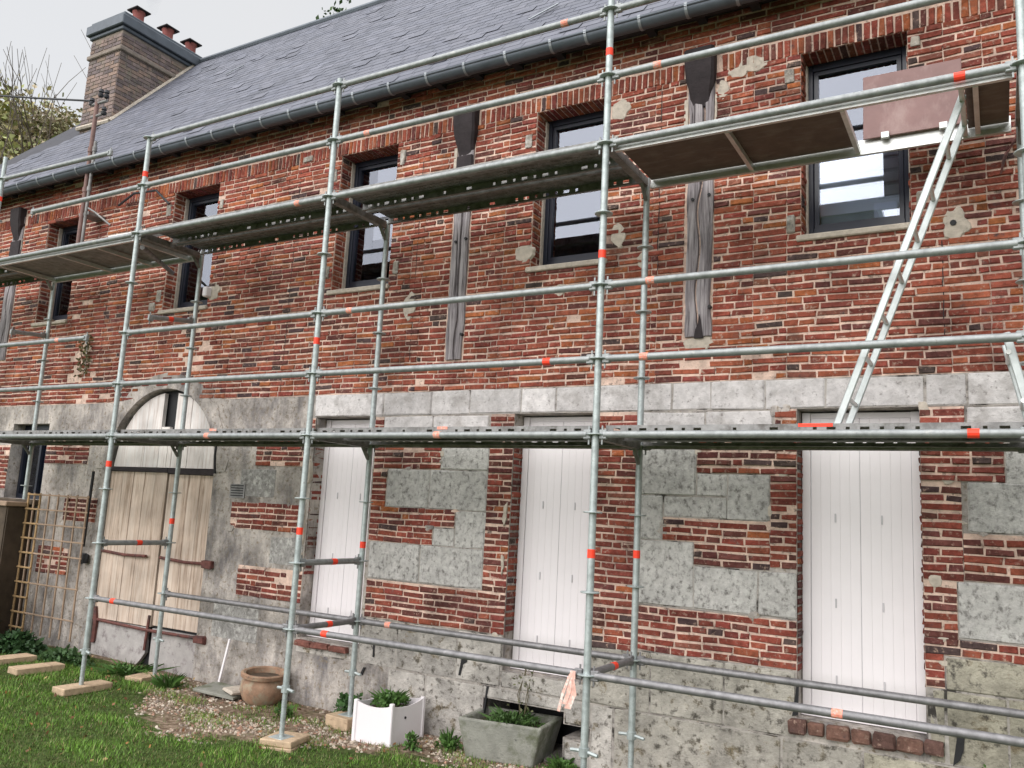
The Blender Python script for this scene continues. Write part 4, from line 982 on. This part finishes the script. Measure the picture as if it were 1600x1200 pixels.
c0 = Vector((0, 0, 0)); cs = [c0, c0+e1, c0+e1+e2, c0+e2]
for a in range(4): quadpanel('side_panel', cs[a], cs[(a+1) % 4])
for c_ in cs:
    b = MB(); b.cbox(c_.x-.018, c_.x+.018, c_.y-.018, c_.y+.018, -.02, H_+.02, .006); o = b.build('corner_post', 'pvc'); o.parent = pl
b = MB(); b.add([Vector((c_.x, c_.y, H_-.06)) for c_ in cs], [(0, 1, 2, 3)]); o = b.build('soil', 'soil'); o.parent = pl
b = MB(); q = c0+e2*.4; b.tube((q.x+.006, q.y, .2), (q.x+.0185, q.y, .2), .01, 8); o = b.build('knot_hole', 'black'); o.parent = pl

# stone trough
tr = thing('stone_trough', 'grey concrete trough planter standing before the dark cellar hole', 'planter', (-1.05, .98, -.885))
def frus(mb, b0, b1, t0, t1, h, d0, dt):
    pass
bot = [Vector(p) for p in ((-.27, -.25, 0), (.26, -.16, 0), (.22, .24, 0), (-.31, .15, 0))]
topo = [Vector(p) for p in ((-.33, -.30, .30), (.34, -.19, .30), (.29, .28, .30), (-.38, .18, .30))]
ins = [p*.86+Vector((0, 0, .042)) for p in topo]; ins = [Vector((p.x, p.y, .30)) for p in ins]; inl = [Vector((p.x*.95, p.y*.95, .24)) for p in ins]
b = MB(); b.add(bot+topo+ins+inl, [(3, 2, 1, 0)]+[(i, (i+1) % 4, 4+(i+1) % 4, 4+i) for i in range(4)]+[(4+i, 4+(i+1) % 4, 8+(i+1) % 4, 8+i) for i in range(4)]+[(8+i, 8+(i+1) % 4, 12+(i+1) % 4, 12+i) for i in range(4)])
o = b.build('basin', 'concrete'); o.parent = tr
md = o.modifiers.new('bevel', 'BEVEL'); md.width = .015; md.segments = 2
b = MB(); b.add(inl, [(0, 1, 2, 3)]); o = b.build('soil', 'soil'); o.parent = tr

# terracotta pot, lying sagged, and flagstones
pot = thing('terracotta_pot', 'round weathered terracotta pot with thick rim by the rendered wall', 'pot', (-3.60, .84, gz(-3.6, .84)))
b = MB(); prof = [(.0, .0), (.15, 0), (.20, .05), (.235, .14), (.225, .22), (.20, .26), (.235, .275), (.24, .31), (.215, .32), (.19, .31), (.18, .22)]
prof = [(r_*.88, z_*.88) for r_, z_ in prof]
b.lathe(prof, (0, 0, 0), 28); o = b.build('body', 'terracotta', smooth=True); o.parent = pot; o.rotation_euler = (.04, .06, 0)
b = MB(); b.lathe([(0, 0), (.135, 0)], (0, 0, .24), 24); o = b.build('soil', 'soil'); o.parent = pot
for i, (x, y, w_, d_, r_, lb) in enumerate(((-4.05, .80, .46, .34, 12, 'large flat grey flagstone resting on the ground left of the terracotta pot'), (-3.87, .84, .20, .28, -18, 'small buff slab lying on the large flagstone beside the terracotta pot'))):
    b = MB(); T = Matrix.Rotation(R(r_), 4, 'Z') @ Matrix.Rotation(R(4), 4, 'Y'); b.cbox(-w_/2, w_/2, -d_/2, d_/2, 0, .03, .008, T, jit=.006); o = b.build('flagstone', 'concrete' if i == 0 else 'cement'); o.location = (x, y, -.815+.032*i); tag(o, lb, 'flagstone', 'flagstones by the pot')
b = MB(); b.cbox(-.012, .012, -.01, .01, 0, .46, .003); o = b.build('white_stake', 'pvc'); o.location = (-4.33, .97, -.83); o.rotation_euler = (-.05, .16, 0); tag(o, 'thin white stake leaning on the rendered wall left of the terracotta pot', 'stake')

# trellis
trl = thing('wooden_trellis', 'square lattice wooden trellis leaning on the wall between fence and arched door', 'trellis', (-7.3, .93, -.8))
xv = [-7.84, -7.60, -7.72, -7.42, -7.24, -7.06, -6.88, -6.68]
for i, x in enumerate(xv):
    b = MB(); b.cbox(x+7.3-(.014 if i < 2 else .011), x+7.3+(.014 if i < 2 else .011), -.012, .004, -.0 if i < 2 else .12, 1.72, .003); o = b.build('lath', 'lath' if i < 2 else 'lathred'); o.parent = trl
for k in range(10):
    z_ = 1.70-k*.17
    b = MB(); b.cbox(-.56, -.28, -.024, -.010, z_-.010, z_+.010, .003); o = b.build('lath', 'lath'); o.parent = trl
    if k in (0, 1, 2, 3, 4, 6, 8):
        b = MB(); b.cbox(-.28, .66, -.020, -.010, z_-.009, z_+.009, .003); o = b.build('lath', 'lathred'); o.parent = trl
# dark fence left
fn = thing('board_fence', 'dark brown board fence with a cap rail at the left edge beside the trellis', 'fence', (-8.3, .72, -.85))
for k in range(9):
    x = -.95+k*.15; b = MB(); b.cbox(x, x+.144, -.012, .012, 0, 1.60, .003); o = b.build('board', 'fence'); o.parent = fn; o.location = (.02, 0, 0)
b = MB(); b.cbox(-1.2, .46, -.05, .20, 1.60, 1.655, .008); o = b.build('cap_rail', 'lathred'); o.parent = fn
b = MB(); b.box(.39, .43, -.0, .33, 0, 1.59); o = b.build('return_board', 'fence'); o.parent = fn

# utility mast with insulators and wire
ms = thing('service_mast', 'twin tube electric service mast fixed to the wall, with insulators, in front of the chimney', 'mast', (-7.33, .82, 3.5))
for dx, r_, z0_, z1_, mt in ((-.035, .026, 0, 2.28, 'mast'), (.045, .020, .0, 1.75, 'galvdark')):
    b = MB(); b.tube((dx, 0, z0_), (dx, 0, z1_), r_, 12); b.tube((dx, 0, 1.1), (dx, 0, 1.16), r_+.008, 12); b.tube((dx, 0, 1.62), (dx, 0, 1.68), r_+.008, 12); o = b.build('tube', mt, smooth=True); o.parent = ms
b = MB(); b.tube((-.16, 0, 2.27), (.16, 0, 2.27), .016, 8); b.tube((-.12, 0, 2.10), (.14, 0, 2.10), .016, 8); o = b.build('crossarm', 'galvdark'); o.parent = ms
for x_, z_ in ((-.15, 2.32), (.14, 2.36), (.13, 2.14), (.02, 2.40)):
    b = MB(); b.lathe([(.0, .05), (.025, .045), (.032, .01), (.018, 0), (.034, -.02), (.03, -.05), (.012, -.06)], (x_, 0, z_), 12); o = b.build('insulator', 'cable', smooth=True); o.parent = ms
b = MB(); b.box(-.1, .1, .0, .22, .80, .84); b.path([(.08, 0, .88), (.25, -.02, .80), (.5, .04, .62)], .012, 6); o = b.build('wall_bracket', 'galvdark'); o.parent = ms
b = MB(); p0 = Vector((-7.48, .82, 5.83)); p1 = Vector((-40, 1.2, 17.5)); pts = []
pts = [p0.lerp(p1, t_)+Vector((0, 0, -.9*4*t_*(1-t_))) for t_ in [k/24 for k in range(25)]]
b.path(pts, .013, 6)
o = b.build('overhead_wire', 'cable'); tag(o, 'thick black overhead wire running left from the mast across the sky', 'wire')
b = MB(); b.path([(-6.9, .98, 4.42), (-6.6, .96, 4.52), (-6.2, .97, 4.5), (-5.95, .98, 4.3)], .014, 6); o = b.build('wall_cable', 'cable'); tag(o, 'black cable curving on the brickwork under the eave between the two leftmost windows', 'cable')
b = MB(); b.path([(-6.72, .98, 1.2), (-6.73, .98, .8), (-6.72, .97, .35)], .018, 6); b.cbox(-6.77, -6.67, .97, 1.03, .16, .28, .02, jit=.012); o = b.build('iron_latch', 'black'); tag(o, 'black iron rod with a lump at its foot, left of the arched door', 'latch')

# ================================================================== plants
def leafquad(mb, p, s_, colr, upb=.3):
    d1 = Vector((uni(-1, 1), uni(-1, 1), uni(-.6, 1))).normalized(); d2 = d1.cross(Vector((uni(-1, 1), uni(-1, 1), uni(-1, 1)))).normalized()
    q = uni(.7, 1.3); mb.col = (colr[0]*q, colr[1]*q, colr[2]*q)
    mb.add([p, p+d1*s_*.5+d2*s_*.3, p+d1*s_, p+d1*s_*.5-d2*s_*.3], [(0, 1, 2, 3)])
def bladeclump(mb, p, n_, h, spread, colr, wd=.006):
    for _ in range(n_):
        a = uni(0, 6.28); l_ = h*uni(.5, 1.1); o_ = Vector((math.cos(a), math.sin(a), 0)); b0 = p+o_*uni(0, spread*.3); t_ = b0+o_*uni(.2, 1)*spread+Vector((0, 0, l_)); m_ = b0+(t_-b0)*.5+Vector((0, 0, l_*.18)); sd = Vector((-o_.y, o_.x, 0))*wd
        q = uni(.7, 1.3); mb.col = tuple(c*q for c in colr); mb.add([b0-sd, b0+sd, m_+sd*.8, t_, m_-sd*.8], [(0, 1, 2, 3, 4)])
def herb(name, label, c, r, h, n_, colr, s_=.04, group=None, cat='plant', blades=0, base=None):
    b = MB(); c = Vector(c)
    for _ in range(n_):
        a = uni(0, 6.28); rr = math.sqrt(random.random()); zz = random.random()**.8
        k = math.sqrt(max(0, 1-zz*zz*.8)); p = Vector((math.cos(a)*rr*r[0]*k, math.sin(a)*rr*r[1]*k, zz*h*(.75+.25*noise.noise(Vector((a, rr, c.x))))))
        leafquad(b, p, s_*uni(.6, 1.3), colr)
    if blades: bladeclump(b, Vector((0, 0, 0)), blades, h*1.1, max(r)*1.0, colr)
    for _ in range(5): b.col = (.06, .05, .03); b.path([(uni(-.3, .3)*r[0], uni(-.3, .3)*r[1], 0), (uni(-.7, .7)*r[0], uni(-.7, .7)*r[1], h*.7)], .003, 4)
    o = b.build(name, 'leaf'); o.location = c
    if base: o.rotation_euler.z = base
    tag(o, label, cat, group); return o
DG = (.03, .075, .022); MG = (.07, .15, .03); LG = (.12, .22, .05)
herb('leafy_plant', 'dark broad-leaved plant at the foot of the trellis', (-7.15, .62, -.84), (.42, .22), .26, 900, DG, .075)
herb('leafy_plant', 'low dark leafy plant left of the trellis foot, by the board fence', (-7.75, .48, -.84), (.35, .2), .22, 600, DG, .07)
herb('leafy_plant', 'low creeping greenery right of the trellis plant, towards the first scaffold foot', (-6.3, .66, -.84), (.42, .2), .16, 600, (.04, .09, .025), .06)
herb('bush', 'dark round bush at the left edge in front of the board fence', (-7.55, .25, -.75), (.34, .3), 1.15, 2600, (.018, .04, .016), .06, cat='bush')
herb('grass_tuft', 'bright tuft of long grass before the right half of the arched door', (-4.62, .62, -.85), (.16, .14), .14, 60, MG, .04, blades=150, cat='grass tuft')
herb('leafy_plant', 'green weeds along the foot of the arched door', (-5.45, .80, -.85), (.42, .12), .10, 500, MG, .04, blades=80)
herb('leafy_plant', 'green seedling behind the terracotta pot and left of the stacked blocks', (-3.1, .62, -.86), (.08, .07), .13, 110, MG, .05)
herb('leafy_plant', 'nettle-like plant against the wall behind the inner scaffold foot', (-2.62, .90, -.86), (.17, .08), .26, 420, (.05, .12, .03), .05)
herb('leafy_plant', 'small weed at the near right side of the white planter', (-1.72, .58, -.87), (.06, .05), .15, 110, MG, .045)
herb('leafy_plant', 'grassy weed between the white planter and the concrete trough', (-1.52, .80, -.88), (.09, .09), .15, 160, MG, .04, blades=40)
herb('leafy_plant', 'green tuft at the wall right of the concrete trough, behind the tall post', (-.62, .95, -.90), (.16, .07), .10, 240, MG, .035, blades=40)
herb('leafy_plant', 'upright green leaves against the plinth below the widest white door', (1.30, .93, -.96), (.12, .05), .36, 160, (.04, .14, .03), .06, blades=14)
herb('leafy_plant', 'green sprig growing from the crack in the plinth at the lower right', (2.13, .99, -.45), (.05, .03), .10, 60, MG, .035)
c = Vector((-1.89, .53, -.87))+(e1+e2)*.5
herb('planter_greenery', 'short green plants filling the white planter box', (c.x, c.y, -.60), (.14, .17), .10, 700, MG, .035, blades=120)
herb('trough_greenery', 'low green herbs filling the concrete trough', (-1.06, .98, -.66), (.27, .17), .12, 900, (.06, .12, .03), .03, blades=60)
b = MB(); 
for k in range(4): b.col = (.14, .12, .07); b.path([(uni(-.03, .03), 0, 0), (uni(-.06, .06), .03, .22), (uni(-.1, .1), .05, .42)], .003, 4)
for _ in range(40): leafquad(b, Vector((uni(-.1, .1), uni(-.04, .06), uni(.05, .42))), .03, (.12, .13, .06))
o = b.build('dry_stem', 'leaf'); o.location = (-1.0, 1.0, -.65); tag(o, 'thin dry stems standing in the concrete trough', 'plant')
# weeds on the wall top left
b = MB(); b.path([(0, .02, -.32), (.01, 0, 0), (-.01, .0, .2)], .004, 4)
for _ in range(260): leafquad(b, Vector((uni(-.10, .10), uni(-.03, .01), uni(-.3, .2))), .04, (.13, .12, .05))
o = b.build('wall_weed', 'leaf'); o.location = (-7.2, 1.0, 2.62); tag(o, 'withered yellowish weeds growing on the brickwork left of the arched door', 'plant')

# lawn blades
rng = np.random.default_rng(3); NB = 150000
gx = rng.uniform(-9, .6, NB); gy = rng.uniform(-2.6, 1.0, NB)
bb = np.array([bare(a, c) for a, c in zip(gx, gy)]); pn = np.array([noise.noise(Vector((a*2.2, c*3.5, 4))) for a, c in zip(gx, gy)])
keep = rng.random(NB) < np.where(bb < .3, 1, np.clip((pn+.16)*3, 0.05, 1)*(1.1-.35*bb)); gx, gy, bb, pn = gx[keep], gy[keep], bb[keep], pn[keep]
n_ = len(gx); zz = np.array([gz(a, c) for a, c in zip(gx, gy)]); h = rng.uniform(.012, .036, n_)*(1+.8*pn); an = rng.uniform(0, 2*math.pi, n_); ln = rng.uniform(.1, .9, n_)*h; wd = rng.uniform(.0025, .005, n_)
la = an+rng.uniform(-1, 1, n_)+1.57
v = np.zeros((n_, 3, 3)); v[:, 0] = np.stack([gx-np.cos(an)*wd, gy-np.sin(an)*wd, zz-.004], 1); v[:, 1] = np.stack([gx+np.cos(an)*wd, gy+np.sin(an)*wd, zz-.004], 1); v[:, 2] = np.stack([gx+np.cos(la)*ln, gy+np.sin(la)*ln, zz+h], 1)
me = bpy.data.meshes.new('lawn_grass'); me.vertices.add(n_*3); me.vertices.foreach_set('co', v.ravel()); me.loops.add(n_*3); me.loops.foreach_set('vertex_index', np.arange(n_*3)); me.polygons.add(n_); me.polygons.foreach_set('loop_start', np.arange(n_)*3); me.polygons.foreach_set('loop_total', np.full(n_, 3)); me.update(); me.validate()
base = np.where((rng.random(n_) < .14+.25*(bb > .3)+.5*np.clip(-pn-.1, 0, 1))[:, None], np.array([[.19, .175, .07]]), np.array([[.095, .185, .024]])); base = base*rng.uniform(.6, 1.4, (n_, 1))*(1.08+.75*pn[:, None])
ca = me.color_attributes.new('Col', 'FLOAT_COLOR', 'CORNER'); ca.data.foreach_set('color', np.repeat(np.concatenate([base, np.ones((n_, 1))], 1), 3, axis=0).astype(np.float32).ravel())
me.materials.append(M['leaf']); o = link('lawn_grass', me, None, 'stuff'); tag(o, 'short green lawn grass in front of the scaffold', 'grass')
# gravel
b = MB(); cnt = 0
while cnt < 6500:
    x, y = uni(-5.0, 1.6), uni(-.75, 1.03)
    k = bare(x, y); pn_ = noise.noise(Vector((x*2.0, y*3.0, 9)))
    if random.random() > k*(.55+1.2*pn_): cnt += 0.2; continue
    cnt += 1; s_ = uni(.006, .017); z = gz(x, y)
    c3 = random.choice([(.48, .40, .32), (.40, .31, .24), (.56, .49, .40), (.34, .20, .14), (.26, .21, .17)]); q = uni(.7, 1.15); b.col = tuple(v_*q for v_ in c3)
    a = uni(0, 3.14); e = Vector((math.cos(a), math.sin(a), 0))*s_*uni(1, 1.7); f_ = Vector((-math.sin(a), math.cos(a), 0))*s_; p = Vector((x, y, z)); t_ = Vector((uni(-.3, .3)*s_, uni(-.3, .3)*s_, s_*uni(.5, 1.0)))
    b.add([p+e, p+f_, p-e, p-f_, p+e*.4+t_, p+f_*.5+t_, p-e*.5+t_, p-f_*.4+t_], [(4, 5, 6, 7), (0, 1, 5, 4), (1, 2, 6, 5), (2, 3, 7, 6), (3, 0, 4, 7)])
o = b.build('gravel', 'pebble', None, kind='stuff'); tag(o, 'pale pebbles and grit scattered between lawn and wall', 'gravel')
b = MB()
for _ in range(330):
    x, y = uni(-7, 1), uni(-1.6, 1.0); leafquad(b, Vector((x, y, gz(x, y)+.012)), .04, random.choice([(.30, .14, .05), (.36, .24, .10), (.22, .10, .05)]))
o = b.build('fallen_leaves', 'leaf', None, kind='stuff'); tag(o, 'brown fallen leaves scattered over the grass and gravel', 'leaves')

# ================================================================== trees beyond
def tree(label, x, y, h, cr, cols, nleaf, ls, seed, crown=None, thin=1):
    cat = 'tree'
    random.seed(seed); root = thing('broadleaf_tree' if nleaf > 3000 else 'bare_tree', label, cat, (x, y, -.9), 'trees beyond the house')
    b = MB(); tops = []
    def limb(p, d_, l_, r_, dep):
        q = p+d_*l_; m_ = (p+q)/2+Vector((uni(-1, 1), uni(-1, 1), 0))*l_*.06
        b.path([p, m_, q], [r_, r_*.8, r_*.6], 6 if dep < 2 else 4); tops.append((q, dep))
        if dep < (4 if nleaf < 3000 else 3):
            for _ in range(4 if dep < 2 else 3):
                nd = (d_+Vector((uni(-1, 1), uni(-1, 1), uni(-.25, .7)))*.75).normalized(); limb(p+(q-p)*uni(.55, 1), nd, l_*uni(.55, .78), r_*.5, dep+1)
    limb(Vector((0, 0, 0)), Vector((.02, 0, 1)), h*(.38 if not nleaf else .31), h*.022*thin, 0)
    o = b.build('trunk', 'bark', smooth=True); o.parent = root
    b = MB(); ends = [t_[0] for t_ in tops if t_[1] >= 2]
    clumps = []
    for _ in range(int(16+cr*9)):
        a, zc_, rr = uni(0, 6.28), uni(-.8, 1), random.random()**.4
        k = math.sqrt(max(.05, 1-zc_*zc_)); clumps.append((Vector((math.cos(a)*k*rr*cr, math.sin(a)*k*rr*cr, h*1.0-cr*.95+zc_*cr*.9)), uni(.22, .4)*cr))
    for _ in range(nleaf):
        e, er = random.choice(clumps); p = e+Vector([max(-1.7, min(1.7, random.gauss(0, 1)))*k_ for k_ in (1, 1, .75)])*er*.62
        leafquad(b, p, ls*uni(.6, 1.4), random.choice(cols))
    if nleaf: o = b.build('crown', 'leaf'); o.parent = root
    random.seed(seed+99); return root
AUT = [(.36, .33, .13), (.42, .37, .18), (.26, .28, .10), (.40, .32, .19), (.30, .33, .13)]
GRN = [(.05, .10, .03), (.08, .14, .04), (.035, .07, .025)]
tree('yellow-green autumn tree at the upper left beyond the house end', -25.6, 8, 13.6, 4.2, AUT, 60000, .2, 11)
tree('pinkish buff autumn tree just left of the chimney', -22.0, 9, 12.9, 2.1, [(.34, .29, .19), (.42, .34, .26), (.26, .25, .12), (.3, .3, .16)], 14000, .13, 5)
tree('leafless tree with thin bare twigs left of the chimney', -23.2, 9.5, 17.5, 3, AUT, 0, .1, 23, thin=.4)
tree('green tree top just showing over the middle of the roof ridge', -13.5, 12, 15.6, 1.5, GRN, 5000, .14, 31)
tree('green tree whose tip barely clears the ridge right of the chimney', -19.5, 12, 15.6, 1.2, GRN, 4000, .14, 37)
bpy.context.view_layer.update()
